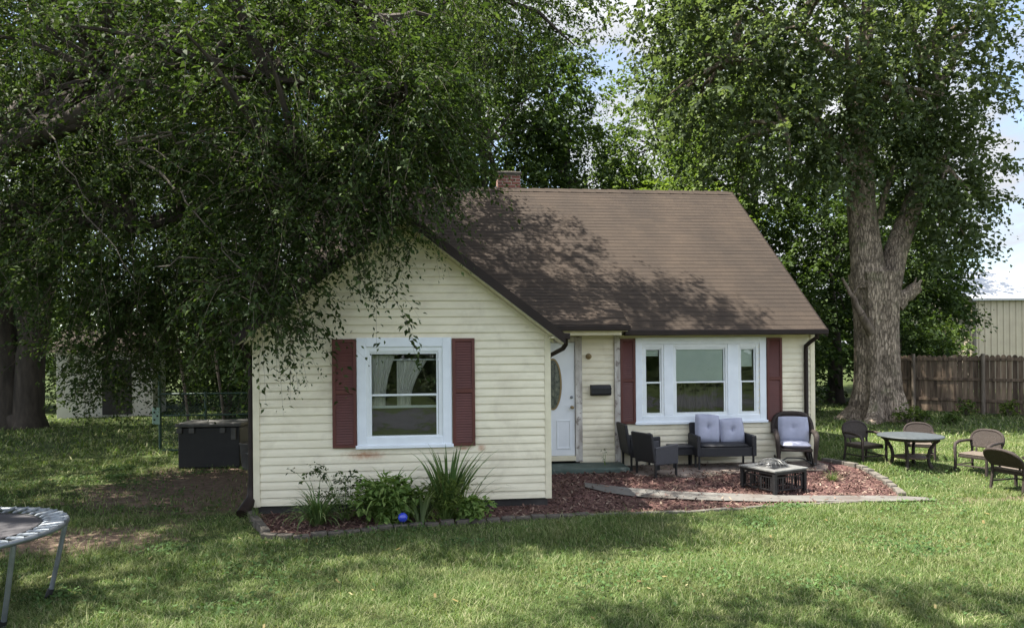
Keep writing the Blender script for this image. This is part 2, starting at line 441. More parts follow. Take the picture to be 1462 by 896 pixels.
# ------------------------------------------------------------------ world, sun, camera
SUN_EL, SUN_BACK = R(65), R(7)       # sun high on the left, a little behind the house front
sun_to = Vector((-math.cos(SUN_EL) * math.cos(SUN_BACK), math.cos(SUN_EL) * math.sin(SUN_BACK), math.sin(SUN_EL)))
w = bpy.data.worlds.new('World'); SC.world = w; w.use_nodes = True
nt = w.node_tree; nt.nodes.clear()
wo = nt.nodes.new('ShaderNodeOutputWorld'); bg = nt.nodes.new('ShaderNodeBackground')
sky = nt.nodes.new('ShaderNodeTexSky'); sky.sky_type = 'NISHITA'; sky.sun_disc = False
sky.sun_elevation = SUN_EL; sky.sun_rotation = math.atan2(sun_to.x, sun_to.y)
sky.air_density = 1.0; sky.dust_density = 1.0; sky.ozone_density = 1.0
tc = nt.nodes.new('ShaderNodeTexCoord')
mp = nt.nodes.new('ShaderNodeMapping'); mp.inputs['Scale'].default_value = (1, 1, 2.0); mp.inputs['Location'].default_value = (.35, .1, .2)
nt.links.new(tc.outputs['Generated'], mp.inputs[0])
cn = N(nt, 'ShaderNodeTexNoise', Scale=2.6, Detail=9, Roughness=.58, Distortion=.25); nt.links.new(mp.outputs[0], cn.inputs['Vector'])
cf = ramp(nt, cn.outputs['Fac'], [(.40, (0, 0, 0)), (.54, (1, 1, 1))])
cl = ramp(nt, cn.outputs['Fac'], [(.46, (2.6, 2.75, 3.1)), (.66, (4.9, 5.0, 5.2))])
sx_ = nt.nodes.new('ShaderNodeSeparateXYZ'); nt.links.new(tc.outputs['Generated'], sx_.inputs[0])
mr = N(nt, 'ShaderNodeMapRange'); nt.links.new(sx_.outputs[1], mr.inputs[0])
for i_, v_ in ((1, -.6), (2, .5), (3, 1.75), (4, .62)): mr.inputs[i_].default_value = v_     # cloud dimmed ahead, brightened behind the camera to light the house front
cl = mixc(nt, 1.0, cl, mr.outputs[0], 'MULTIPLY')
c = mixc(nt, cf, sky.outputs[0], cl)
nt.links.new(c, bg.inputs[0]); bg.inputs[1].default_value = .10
nt.links.new(bg.outputs[0], wo.inputs[0])

sl = bpy.data.lights.new('sun', 'SUN'); sl.energy = 5.0; sl.angle = R(.53); sl.color = (1, .95, .86)
so = bpy.data.objects.new('sun', sl); COL.objects.link(so)
so.rotation_euler = sun_to.to_track_quat('Z', 'Y').to_euler()

cam = bpy.data.cameras.new('camera'); co = bpy.data.objects.new('camera', cam); COL.objects.link(co); SC.camera = co
PHI = R(.5)
rt = Vector((math.cos(TH), -math.sin(TH), 0)); fw = Vector((math.sin(TH), math.cos(TH), 0)); up = Vector((0, 0, 1))
cx = rt * math.cos(PHI) - up * math.sin(PHI); cy = rt * math.sin(PHI) + up * math.cos(PHI)
co.matrix_world = Matrix(((cx.x, cy.x, -fw.x, 0), (cx.y, cy.y, -fw.y, 0), (cx.z, cy.z, -fw.z, 2.25), (0, 0, 0, 1)))
cam.sensor_width = 36; cam.lens = 36 * 1000 / 1462; cam.shift_y = 52 / 1462; cam.clip_end = 2000; cam.clip_start = .05
SC.view_settings.view_transform = 'Standard'; SC.view_settings.look = 'None'; SC.view_settings.gamma = 1
SC.view_settings.exposure = 1.88
SC.cycles.max_bounces = 8; SC.cycles.transparent_max_bounces = 12; SC.cycles.diffuse_bounces = 4; SC.cycles.transmission_bounces = 4
SC.cycles.caustics_reflective = False; SC.cycles.caustics_refractive = False
SC.cycles.use_denoising = True

# ------------------------------------------------------------------ ground
BED = [(-2.62, 10.04), (-2.08, 8.80), (-1.67, 8.72), (-1.11, 8.88), (-.57, 9.06), (.48, 9.22), (1.23, 9.28), (1.91, 9.33), (3.43, 9.36),
       (4.69, 9.52), (5.7, 9.60), (6.72, 9.68), (7.02, 10.1), (7.28, 10.86), (7.40, 11.7), (7.15, 12.55), (-2.4, 12.55), (-2.4, 10.1)]
PATH_UP = [(2.34, 11.2), (2.98, 10.82), (3.58, 10.56), (4.48, 10.31), (5.24, 10.08), (6.76, 9.84), (7.15, 9.66)]
PATH_LO = [(2.30, 10.95), (2.55, 10.62), (2.95, 10.30), (3.81, 9.97), (4.75, 9.72), (6.55, 9.49), (7.2, 9.48)]
PATH = PATH_UP + PATH_LO[::-1]

def in_poly(poly, x, y):
    x = np.asarray(x); y = np.asarray(y); ins = np.zeros(x.shape, bool)
    n = len(poly)
    for i in range(n):
        x0, y0 = poly[i]; x1, y1 = poly[(i + 1) % n]
        c = ((y0 > y) != (y1 > y)) & (x < (x1 - x0) * (y - y0) / (y1 - y0 + 1e-12) + x0)
        ins ^= c
    return ins

def axis(lo, hi, a, b, step):
    left = lo - np.geomspace(.001, 1, 1) if False else np.array([])
    core = np.arange(a, b + step / 2, step)
    l = a - np.geomspace(step * 1.5, a - lo, 14)[::-1]
    r = b + np.geomspace(step * 1.5, hi - b, 14)
    return np.concatenate([l, core, r])
gx = axis(-700, 700, -14, 16, .5); gy = axis(-300, 900, 3, 26, .35)
XX, YY = np.meshgrid(gx, gy); ZZ = gz_np(XX, YY)
ii = np.arange(len(gy) * len(gx)).reshape(len(gy), len(gx))
quads = np.stack([ii[:-1, :-1], ii[:-1, 1:], ii[1:, 1:], ii[1:, :-1]], -1).reshape(-1, 4)
lawn = np_mesh('lawn', np.stack([XX, YY, ZZ], -1).reshape(-1, 3), quads, M['lawn'])
lawn.data.polygons.foreach_set('use_smooth', [True] * len(lawn.data.polygons))
tag(lawn, kind='structure')

def sheet(name, poly, mat, dz, kind='structure', step=.35):
    """flat sheet draped on the ground, dz above it"""
    import bmesh
    bm = bmesh.new()
    f = bm.faces.new([bm.verts.new((x, y, 0)) for x, y in poly])
    for k in range(1, 14):
        yv = 9.0 + k * .3
        bmesh.ops.bisect_plane(bm, geom=bm.verts[:] + bm.edges[:] + bm.faces[:], plane_co=(0, yv, 0), plane_no=(0, 1, 0))
    for v in bm.verts: v.co.z = gz(v.co.x, v.co.y) + dz
    bmesh.ops.recalc_face_normals(bm, faces=bm.faces)
    me = bpy.data.meshes.new(name); bm.to_mesh(me); bm.free()
    if me.polygons[0].normal.z < 0: me.flip_normals()
    me.materials.append(mat)
    o = bpy.data.objects.new(name, me); COL.objects.link(o)
    return tag(o, kind=kind)
sheet('mulch_bed', BED, M['mulch'], .006)
sheet('patio_slab', [(3.3, 11.55), (4.4, 11.35), (5.6, 11.75), (6.7, 11.55), (7.0, 12.0), (7.02, 12.5), (3.3, 12.5)], M['slab'], .014)
sheet('path', PATH, M['concrete'], .03)

# loose mulch chips over the bed
n = 15000
px = RNG.uniform(-2.6, 7.4, n * 2); py = RNG.uniform(8.7, 12.5, n * 2)
k = in_poly(BED, px, py) & ~((px > -2.55) & (px < 1.6) & (py > 10.0)) & (~in_poly(PATH, px, py) | (RNG.random(n * 2) < .05))
slabk = (py > 11.6) & (px > 3.3) & (RNG.random(n * 2) < .8)
k &= ~slabk
px, py = px[k][:n], py[k][:n]; n = len(px)
def chips(px, py, pz, smin, smax, asp):
    n = len(px)
    a = RNG.uniform(0, 2 * np.pi, n); t = RNG.normal(0, .35, n); s = RNG.uniform(smin, smax, n); wv = s * asp
    u = np.stack([np.cos(a) * np.cos(t), np.sin(a) * np.cos(t), np.sin(t)], -1)
    v = np.stack([-np.sin(a), np.cos(a), RNG.normal(0, .3, n)], -1)
    c = np.stack([px, py, pz + np.abs(np.sin(t)) * s / 2], -1)
    p = np.stack([c - u * s[:, None] / 2 - v * wv[:, None] / 2, c + u * s[:, None] / 2 - v * wv[:, None] / 3,
                  c + u * s[:, None] / 2 + v * wv[:, None] / 2, c - u * s[:, None] / 2 + v * wv[:, None] / 3], 1)
    return p.reshape(-1, 3), np.arange(4 * n).reshape(n, 4)
v, q = chips(px, py, gz_np(px, py) + .012 + .026 * in_poly(PATH, px, py) + RNG.uniform(0, .012, n), .016, .07, .36)
tag(np_mesh('mulch_chips', v, q, M['chip']), 'loose red brown mulch chips covering the garden bed', 'mulch', kind='stuff')

# grass blades
def grass(n, xr, yr, h0, h1, wid, seed, keep=None):
    g = np.random.default_rng(seed)
    x = g.uniform(*xr, n); y = g.uniform(*yr, n)
    ok = ~in_poly(BED, x, y) & ~in_poly(PATH, x, y) & ~((x > -2.6) & (x < 7.1) & (y > 10) & (y < 20.3))
    # stay inside what the street view takes in
    r = x * math.cos(TH) - y * math.sin(TH); d = x * math.sin(TH) + y * math.cos(TH)
    ok &= np.abs(r) < .80 * d + 1.2
    dirt = np.exp(-(((x + 3.9) / 1.7) ** 2 + ((y - 12.0) / 2.0) ** 2)) + np.exp(-(((x + 4.6) / 1.5) ** 2 + ((y - 8.9) / .6) ** 2)) + .9 * np.exp(-(((x - 9.0) / 2.2) ** 2 + ((y - 9.45) / .2) ** 2))
    clump = .5 + .5 * np.sin(x * 2.1 + 1.3 * np.sin(y * 1.7)) * np.sin(y * 2.6 + 1.1 * np.sin(x * 1.3))
    ok &= g.random(n) > np.clip(dirt * 1.05, 0, .96)
    ok &= g.random(n) < .55 + .45 * clump
    x, y = x[ok], y[ok]; n = len(x); clump = clump[ok]
    h = g.uniform(h0, h1, n) * (.55 + .7 * clump)
    tall = g.random(n) < .012; h[tall] *= 2.0
    a = g.uniform(0, 2 * np.pi, n); lean = np.abs(g.normal(1.0, .5, n)) * h
    b = np.stack([x, y, gz_np(x, y) - .005], -1)
    side = np.stack([-np.sin(a), np.cos(a), np.zeros(n)], -1) * (wid * g.uniform(.7, 1.3, n))[:, None]
    dirv = np.stack([np.cos(a), np.sin(a), np.zeros(n)], -1)
    mid = b + dirv * (lean * .35)[:, None] + np.array([0, 0, 1]) * (h * .6)[:, None]
    tip = b + dirv * lean[:, None] + np.array([0, 0, 1]) * (h * .92)[:, None]
    v = np.stack([b - side / 2, b + side / 2, mid - side * .4, mid + side * .4, tip], 1).reshape(-1, 3)
    i = np.arange(n)[:, None] * 5
    return v, i + np.array([[0, 1, 3, 2]]), i + np.array([[2, 3, 4]])
parts = [grass(230000, (-7, 8), (4.8, 7.2), .03, .075, .0048, 1), grass(250000, (-9, 11), (7.2, 10.2), .03, .08, .006, 2),
         grass(130000, (-13, 14), (10.2, 15), .035, .085, .010, 3), grass(60000, (-18, 21), (15, 26), .05, .12, .022, 4)]
vs = []; qs = []; ts = []; off = 0
for v, q, t in parts:
    vs.append(v); qs.append(q + off); ts.append(t + off); off += len(v)
gr = np_mesh('grass', np.concatenate(vs), np.concatenate(qs), M['grass'], tris=np.concatenate(ts))
tag(gr, 'short mown green grass of the front and side lawn', 'grass', kind='stuff')

g = np.random.default_rng(17); n = 330
fx_ = g.uniform(-8, 10, n); fy_ = g.uniform(5, 15, n); ok = ~in_poly(BED, fx_, fy_) & ~((fx_ > -2.6) & (fx_ < 7.1) & (fy_ > 10)); fx_, fy_ = fx_[ok], fy_[ok]
v, q = chips(fx_, fy_, gz_np(fx_, fy_) + .03 + g.uniform(0, .02, len(fx_)), 0.025, .06, .5)
tag(np_mesh('fallen_leaves', v, q, leaf_mat('dry_fallen_leaves', [(0, G(.10, .07, .03)), (.6, G(.22, .17, .07)), (1, G(.34, .30, .17))], .1)), 'dry leaves fallen from the trees onto the lawn', 'leaves', kind='stuff')
n = 15000; cxs = g.uniform(-7, 10, 90); cys = g.uniform(5, 14, 90); ci = g.integers(0, 90, n); sp_ = g.uniform(.12, .5, 90)
fx_ = cxs[ci] + g.normal(0, 1, n) * sp_[ci]; fy_ = cys[ci] + g.normal(0, 1, n) * sp_[ci] * .8
ok = ~in_poly(BED, fx_, fy_) & ~((fx_ > -2.6) & (fx_ < 7.1) & (fy_ > 10)) & ~in_poly(PATH, fx_, fy_); fx_, fy_ = fx_[ok], fy_[ok]
v, q = chips(fx_, fy_, gz_np(fx_, fy_) + .02 + g.uniform(0, .045, len(fx_)), .014, .04, .8)
tag(np_mesh('clover', v, q, leaf_mat('clover_leaves', [(0, G(.05, .095, .03)), (1, G(.10, .165, .055))], .3)), 'patches of broad leaved clover and weeds in the lawn', 'clover', kind='stuff')

# ------------------------------------------------------------------ house
house = empty('house', (0, 0, 0), 0, 'cream sided one storey house with brown shingle roof and maroon shutters', 'house')
WY, MY = 10.05, 12.58              # fronts of the gabled wing and of the main block
WX0, WX1, MX0, MX1 = -2.53, 1.58, -2.45, 7.03
COURSE = .114
SW, SM = .77, .837                  # roof slopes
WCX = (WX0 + WX1) / 2; WRZ = 4.20   # wing ridge
MRY, MRZ = MY + 3.8, 6.05           # main ridge
EAVE_Y = 12.25; EAVE_Z = MRZ - SM * (MRY - EAVE_Y)

def length_seed(o): return abs(o.x * 7 + o.y * 13) + 1
def siding(mb, o, dv, nv, z0, z1, lim, holes=()):
    """lapped courses. o: origin, dv: along wall, nv: outward, lim(z)->(s0,s1), holes: (s0,s1,z0,z1)"""
    o = Vector(o); dv = Vector(dv); nv = Vector(nv); up = Vector((0, 0, 1))
    z = z0; lap0 = .026; ci = 0; jr = random.Random(int(length_seed(o)))
    while z < z1 - .01:
        zt = min(z + COURSE, z1)
        a0, b0 = lim(z); a1, b1 = lim(zt)
        segs = [(a0, b0, a1, b1)]
        for h in holes:
            if zt > h[2] and z < h[3]:
                new = []
                for s in segs:
                    if h[0] > s[0] and h[1] < s[1]:
                        new += [(s[0], h[0], s[2], h[0]), (h[1], s[1], h[1], s[3])]
                    else: new.append(s)
                segs = new
        ci += 1
        cut = []
        for (p0, q0, p1, q1) in segs:
            js = p0 + (q0 - p0) * jr.random()
            if ci % 2 == 0 and q0 - p0 > 1.2 and js > max(p0, p1) + .2 and js < min(q0, q1) - .2:
                cut += [(p0, js, p1, js, 0.0), (js, q0, js, q1, .0035)]
            else: cut.append((p0, q0, p1, q1, 0.0))
        for (p0, q0, p1, q1, pr) in cut:
            if q0 - p0 < .01: continue
            P = lambda s, zz, out: o + dv * s + up * zz + nv * out
            lap = lap0 + pr
            vs = [P(p0, z, lap), P(q0, z, lap), P(q1, zt, .004 + pr), P(p1, zt, .004 + pr), P(p0, z, -.004), P(q0, z, -.004),
                  P(p0, z + .05, lap * .80), P(q0, z + .05, lap * .80)]
            # bulged double course: slightly convex face
            mb.add(vs, [(0, 1, 7, 6), (6, 7, 2, 3), (4, 5, 1, 0)])
        z = zt

# walls ------------------------------------------------
mb = MB()
siding(mb, (0, WY, 0), (1, 0, 0), (0, -1, 0), .12, 4.02,
       lambda z: (WX0 + .05, WX1 - .05) if z < 2.46 else (WX0 + .05 + (z - 2.46) / SW, WX1 - .05 - (z - 2.46) / SW),
       [(-1.04, .08, 1.03, 2.34)])
mb.build('front_gable_wall', M['siding'], house)
mb = MB(); siding(mb, (WX1, 0, 0), (0, 1, 0), (1, 0, 0), .12, 2.5, lambda z: (WY + .05, MY)); mb.build('wing_side_wall', M['siding'], house)
mb = MB(); siding(mb, (WX0, 0, 0), (0, 1, 0), (-1, 0, 0), .12, 2.5, lambda z: (WY + .05, MY))
mb.build('wing_side_wall', M['siding'], house)
mb = MB()
siding(mb, (0, MY, 0), (1, 0, 0), (0, -1, 0), .10, 2.56, lambda z: (WX1, MX1 - .05), [(1.46 + .2, 2.55, .2, 2.42), (3.74, 4.12, 1.0, 2.30), (4.31, 5.34, 1.0, 2.30), (5.56, 5.93, 1.0, 2.30)])
mb.build('main_front_wall', M['siding'], house)
mb = MB()
glim = lambda z: (MY + .05, MRY * 2 - MY) if z < 2.75 else (MY + .05 + (z - 2.75) / SM, MRY * 2 - MY - (z - 2.75) / SM)
siding(mb, (MX1, 0, 0), (0, 1, 0), (1, 0, 0), .10, 5.85, glim)
siding(mb, (MX0, 0, 0), (0, 1, 0), (-1, 0, 0), .10, 5.85, glim)
siding(mb, (0, MRY * 2 - MY, 0), (1, 0, 0), (0, 1, 0), .10, 2.6, lambda z: (MX0, MX1))
mb.build('side_wall', M['siding'], house)
# corner boards
for nm, args in (('corner_board', (WX1 - .055, WX1 + .034, WY - .034, WY + .06, .11, 2.49)), ('corner_board', (WX0 - .034, WX0 + .055, WY - .034, WY + .06, .11, 2.47)),
                 ('corner_board', (MX1 - .055, MX1 + .034, MY - .034, MY + .06, .09, 2.54))):
    MB().span(*args).build(nm, M['cream'], house, .004)
# foundation and floor
mb = MB(); mb.span(WX0 + .02, WX1 - .02, WY + .02, MY, -.1, .13); mb.span(MX0 + .02, MX1 - .02, MY + .02, MRY * 2 - MY - .02, -.1, .16)
mb.build('foundation', M['foundation'], house)
# interior back walls so the rooms behind the glass are rooms
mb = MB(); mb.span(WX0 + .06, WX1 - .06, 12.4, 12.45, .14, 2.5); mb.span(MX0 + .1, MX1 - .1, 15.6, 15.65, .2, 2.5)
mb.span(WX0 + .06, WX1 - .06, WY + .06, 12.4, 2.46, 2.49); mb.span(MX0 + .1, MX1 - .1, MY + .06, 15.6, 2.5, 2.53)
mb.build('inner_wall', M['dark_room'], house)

# roofs ------------------------------------------------
roof = None
def shingles(mb, x0, x1, p_low, p_high, axis='x', lim=None, ex=.135, lift=.0045):
    """courses between the low edge and high edge of a roof plane. axis x: eave runs in x; p=(y,z). axis y: eave runs in y, p=(x,z)"""
    a = Vector((p_low[0], p_low[1])); b = Vector((p_high[0], p_high[1])); L = (b - a).length; u = (b - a) / L
    nrm = Vector((-u.y, u.x)); nrm = nrm if nrm.y > 0 else -nrm
    s = 0.0
    while s < L - .005:
        t = min(L, s + ex)
        A = a + u * s + nrm * lift; Bp = a + u * t; Cc = a + u * s - nrm * .004
        lo0, hi0 = lim(A.y) if lim else (x0, x1); lo1, hi1 = lim(Bp.y) if lim else (x0, x1)
        if axis == 'x': P = lambda q, e: (e, q.x, q.y)
        else: P = lambda q, e: (q.x, e, q.y)
        seg = max(1, int((hi0 - lo0) / .9)); 
        wob = lambda e: .004 * math.sin(e * 3.7 + s * 9) + .003 * math.sin(e * 9.1 + s * 23)
        for k in range(seg):
            e0 = lo0 + (hi0 - lo0) * k / seg; e1 = lo0 + (hi0 - lo0) * (k + 1) / seg
            f0 = lo1 + (hi1 - lo1) * k / seg; f1 = lo1 + (hi1 - lo1) * (k + 1) / seg
            A0 = A + u * wob(e0); A1 = A + u * wob(e1)
            mb.add([P(A0, e0), P(A1, e1), P(Bp, f1), P(Bp, f0), P(Cc, e0), P(Cc, e1)], [(0, 1, 2, 3), (4, 5, 1, 0)],
                   [(e0, s), (e1, s), (f1, t - .002), (f0, t - .002), (e0, s), (e1, s)])
        s = t
mb = MB()
RX0, RX1 = MX0 - .12, MX1 + .09
shingles(mb, RX0, RX1, (EAVE_Y, EAVE_Z), (MRY, MRZ))
shingles(mb, RX0, RX1, (2 * MRY - EAVE_Y, EAVE_Z), (MRY, MRZ))
# underside
dz = .09
mb.add([(RX0, EAVE_Y + .02, EAVE_Z - dz), (RX1, EAVE_Y + .02, EAVE_Z - dz), (RX1, MRY, MRZ - dz), (RX0, MRY, MRZ - dz),
        (RX1, 2 * MRY - EAVE_Y - .02, EAVE_Z - dz), (RX0, 2 * MRY - EAVE_Y - .02, EAVE_Z - dz)], [(0, 3, 2, 1), (3, 5, 4, 2)])
# ridge caps
for k in range(int((RX1 - RX0) / .3)):
    x = RX0 + k * .3
    mb.add([(x, MRY - .13, MRZ - .085), (x + .31, MRY - .13, MRZ - .095), (x + .31, MRY, MRZ + .012), (x, MRY, MRZ + .024), (x, MRY + .13, MRZ - .085), (x + .31, MRY + .13, MRZ - .095)],
           [(0, 1, 2, 3), (3, 2, 5, 4)], [(x, 0), (x + .3, 0), (x + .3, .1), (x, .1), (x, .2), (x + .3, .2)])
roof = mb.build('roof', M['shingle'], house)
# wing roof: two planes running back into the main roof
mb = MB(); WF = WY - .32
WE = 1.76 - WCX
def wlim(z):
    return (WF, EAVE_Y + max(0, (z - EAVE_Z)) / SM + .12)
for sgn in (1, -1):
    shingles(mb, WF, 13, (WCX + sgn * WE, WRZ - SW * WE), (WCX, WRZ), 'y', wlim)
mb.build('wing_roof', M['shingle'], house)
# porch shed roof
PX0, PX1, PY0, PZ0, PY1 = 1.35, 3.29, 11.84, 2.675, 13.25
PZ1 = EAVE_Z + SM * (PY1 - EAVE_Y) + .01
mb = MB(); shingles(mb, PX0, PX1, (PY0, PZ0), (PY1, PZ1)); mb.build('porch_roof', M['shingle'], house)
mb = MB()
mb.add([(PX1 - .01, PY0 + .01, PZ0 - .012), (PX1 - .01, PY1, PZ1 - .012), (PX1 - .01, EAVE_Y + .02, EAVE_Z), (PX1 - .01, EAVE_Y, 2.58), (PX1 - .01, PY0 + .01, 2.58)], [(0, 1, 2, 3, 4)])
mb.span(WX1 + .03, PX1 - .02, PY0 + .03, MY, 2.565, 2.59)
mb.build('porch_soffit', M['cream'], house)
mb = MB(); mb.span(WX1 + .03, PX1 - .03, MY - .05, MY - .02, 2.48, 2.565); mb.span(WX1 + .03, PX1 - .12, PY0 + .06, PY0 + .09, 2.50, 2.565)
mb.build('porch_frieze', M['cream'], house, .004)
MB().span(WX1 + .1, PX1 + .005, PY0 - .085, PY0 + .02, 2.575, 2.665).build('porch_gutter', M['brown_metal'], house, .012)
# main eave soffit and gutter
MB().span(PX1, RX1 - .02, EAVE_Y + .04, MY + .02, 2.535, 2.555).build('soffit', M['cream'], house)
MB().span(PX1 + .01, RX1 + .0, EAVE_Y - .095, EAVE_Y + .03, 2.495, 2.595).build('gutter', M['brown_metal'], house, .014)
# rake boards: main right, wing both
def rake(mb, p0, p1, drop, th):
    """board in vertical plane from p0 to p1; th is thickness vector"""
    p0, p1, th = Vector(p0), Vector(p1), Vector(th); d = Vector((0, 0, -drop))
    vs = [p0, p1, p1 + d, p0 + d, p0 + th, p1 + th, p1 + d + th, p0 + d + th]
    mb.add(vs, [(0, 1, 2, 3), (7, 6, 5, 4), (0, 4, 5, 1), (1, 5, 6, 2), (2, 6, 7, 3), (3, 7, 4, 0)])
for sgn in (1, -1):
    mb = MB(); rake(mb, (WCX, WF - .02, WRZ + .015), (WCX + sgn * (WE + .02), WF - .02, WRZ - SW * (WE + .02) + .015), .145, (0, .035, 0)); mb.build('rake_board', M['brown_metal'], house)
for x_ in (RX1, RX0 - .03):
    for y_ in (EAVE_Y, 2 * MRY - EAVE_Y):
        mb = MB(); rake(mb, (x_, y_, EAVE_Z), (x_, MRY, MRZ), .13, (.03, 0, 0)); mb.build('rake_board', M['brown_metal'], house)
for sgn in (1, -1):   # cream soffit under the wing rake + wing eave soffit
    mb = MB(); rake(mb, (WCX, WF + .02, WRZ - .125), (WCX + sgn * WE, WF + .02, WRZ - SW * WE - .125), .02, (0, .30, 0))
    rake(mb, (WCX, WY - .026, WRZ - .15), (WCX + sgn * (WE - .1), WY - .026, WRZ - SW * (WE - .1) - .15), .06, (0, .02, 0)); mb.build('rake_trim', M['cream'], house)
for a_ in ((WX1 + .01, WX1 + .17, WF + .03, MY - .1, 2.42, 2.44), (WX0 - .17, WX0 - .01, WF + .03, MY - .1, 2.42, 2.44)):
    MB().span(*a_).build('wing_soffit', M['cream'], house)
mb = MB(); mb.span(WCX + WE - .02, WCX + WE + .09, WF, PY0 + .1, 2.40, 2.49); mb.build('wing_gutter', M['brown_metal'], house, .012)
mb = MB(); mb.span(WCX - WE - .09, WCX - WE + .02, WF, EAVE_Y, 2.40, 2.49)
mb.build('wing_gutter', M['brown_metal'], house, .012)
# downspouts
mb = MB(); gx_ = WCX + WE + .04
mb.tube([(gx_, WF + .07, 2.42), (gx_, WF + .08, 2.33), (gx_ - .02, WF + .20, 2.27), (WX1 + .085, WY + .35, 2.17), (WX1 + .07, WY + .58, 2.08), (WX1 + .06, WY + .62, 1.9), (WX1 + .06, WY + .62, .15)], .034, 8)
mb.build('downspout', M['brown_metal'], house, smooth=True)
mb = MB(); mb.tube([(6.93, EAVE_Y - .03, 2.50), (6.93, EAVE_Y - .02, 2.44), (6.89, EAVE_Y + .12, 2.37), (6.87, MY - .07, 2.29), (6.87, MY - .065, 2.15), (6.87, MY - .065, .25), (6.87, MY - .14, .15)], .04, 8)
mb.build('downspout', M['brown_metal'], house, smooth=True)
mb = MB(); mb.tube([(WX0 - .13, WF + .1, 2.40), (WX0 - .13, WF + .12, 2.3), (WX0 - .075, WY + .04, 2.18), (WX0 - .075, WY + .05, 2.0), (WX0 - .075, WY + .05, .4), (WX0 - .075, WY + .03, .22), (WX0 - .14, WY - .22, .06)], [.036] * 4 + [.05, .075, .085], 8)
mb.build('downspout', M['brown_metal'], house, smooth=True)

# chimney
ch = MB().span(1.43, 1.96, 16.42, 16.92, 5.5, 6.40).build('chimney', M['brick'], roof)
mb = MB(); mb.prism([(1.40, 16.39), (1.99, 16.39), (1.99, 16.95), (1.40, 16.95)], 6.385, 6.46); mb.span(1.5, 1.88, 16.5, 16.85, 6.455, 6.50)
mb.build('chimney_cap', M['stone'], roof, .02)

# windows ----------------------------------------------
def hung_window(win, x0, x1, z0, zm, z1, Y, uppername=None):
    """double-hung unit: glass opening x0..x1, z0..z1, meeting rail at zm"""
    MB().frame(x0 - .085, x1 + .09, z0 - .06, z1 + .10, .063, Y - .035, Y + .07).build('jamb', M['vinyl'], win, .003)
    MB().span(x0 - .03, x1 + .03, Y - .022, Y + .06, z1 + .019, z1 + .04).build('head_stop', M['vinyl'], win, .003)
    MB().frame(x0 - .022, x1 + .022, zm - .012, z1 + .022, .024, Y - .012, Y + .018).build('upper_sash', M['vinyl'], win, .003)
    MB().frame(x0 - .022, x1 + .022, z0 - .026, zm + .024, .027, Y - .030, Y - .0135).build('lower_sash', M['vinyl'], win, .003)
    MB().span(x0, x1, Y + .001, Y + .005, zm, z1).build('pane', M['glass'], win)
    MB().span(x0, x1, Y - .024, Y - .020, z0, zm).build('pane', M['glass'], win)

def pleats(mb, x0, x1, z_top, z_bot, y, amp=.02, n=26, pull=0.0, side=0):
    """hanging cloth; pull gathers it toward one side lower down"""
    rows = 9; vs = []; fs = []
    for j in range(rows + 1):
        t = j / rows; z = z_top + (z_bot - z_top) * t
        sq = 1 - pull * math.sin(min(1, t * 1.15) * math.pi / 2)
        for i in range(n + 1):
            s = i / n
            wx = (x1 - x0) * sq
            x = x0 + wx * s if side <= 0 else x1 - wx * (1 - s)
            vs.append((x, y + amp * math.sin(i * 1.9) + .004 * math.sin(i * 5 + j), z))
    for j in range(rows):
        for i in range(n):
            a = j * (n + 1) + i
            fs.append((a, a + 1, a + n + 2, a + n + 1))
    mb.add(vs, fs)

wwin = MB().frame(-1.145, .185, .915, 2.445, .13, WY - .045, WY + .0).build('window', M['white'], house, .006)
MB().span(-1.165, .205, WY - .07, WY - .0455, .885, .935).build('sill', M['white'], wwin, .006)
hung_window(wwin, -.945, -.03, 1.06, 1.625, 2.215, WY + .01)
mb = MB(); pleats(mb, -.97, -.62, 2.20, 1.45, WY + .13, .016, 24, .40, -1); mb.build('curtain', M['curtain'], wwin, smooth=True)
mb = MB(); pleats(mb, -.60, -.16, 2.13, 1.44, WY + .19, .016, 24, .55, -1); mb.build('curtain', M['curtain'], wwin, smooth=True)
mb = MB(); mb.tube([(-1.0, WY + .15, 2.13), (.03, WY + .15, 2.13)], .012); mb.build('curtain_rod', M['vinyl'], wwin)
mb = MB(); mb.span(-.95, -.02, WY + .12, WY + .14, 1.44, 1.475)
mb.build('screen_bar', M['vinyl'], wwin)
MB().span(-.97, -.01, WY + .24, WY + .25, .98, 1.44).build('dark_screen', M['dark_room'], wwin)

mwin = MB().frame(3.595, 6.10, .895, 2.465, .125, MY - .045, MY).build('window', M['white'], house, .006)
MB().span(3.575, 6.12, MY - .07, MY - .0455, .865, .915).build('sill', M['white'], mwin, .006)
for a, b in ((4.13, 4.305), (5.35, 5.555)): MB().span(a, b, MY - .04, MY, 1.02, 2.34).build('mullion', M['white'], mwin, .006)
for a, b in ((3.80, 4.06), (4.37, 5.285), (5.625, 5.875)):
    hung_window(mwin, a, b, 1.075, 1.625, 2.24, MY + .01)
mb = MB()
for k in range(16):
    mb.box((4.828, MY + .032, 1.66 + k * .0375), (.90, .039, .003), (R(84), 0, 0))
mb.span(4.375, 5.28, MY + .03, MY + .06, 2.245, 2.275)
mb.build('blind', M['blind'], mwin)
mb = MB()
for k in range(3):
    mb.box((3.93, MY + .07, 2.14 + k * .0375), (.25, .034, .003), (R(66), 0, 0))
mb.build('blind', M['blind'], mwin)
mb = MB()
for k in range(9):
    mb.box((5.75, MY + .07, 1.93 + k * .0375), (.24, .036, .003), (R(80), 0, 0))
mb.build('blind', M['blind'], mwin)
mb = MB(); pleats(mb, 4.36, 5.30, 1.66, 1.02, MY + .35, .03, 40); mb.build('curtain', surf('dim_brown_curtain', (.10, .085, .075), .9), mwin, smooth=True)

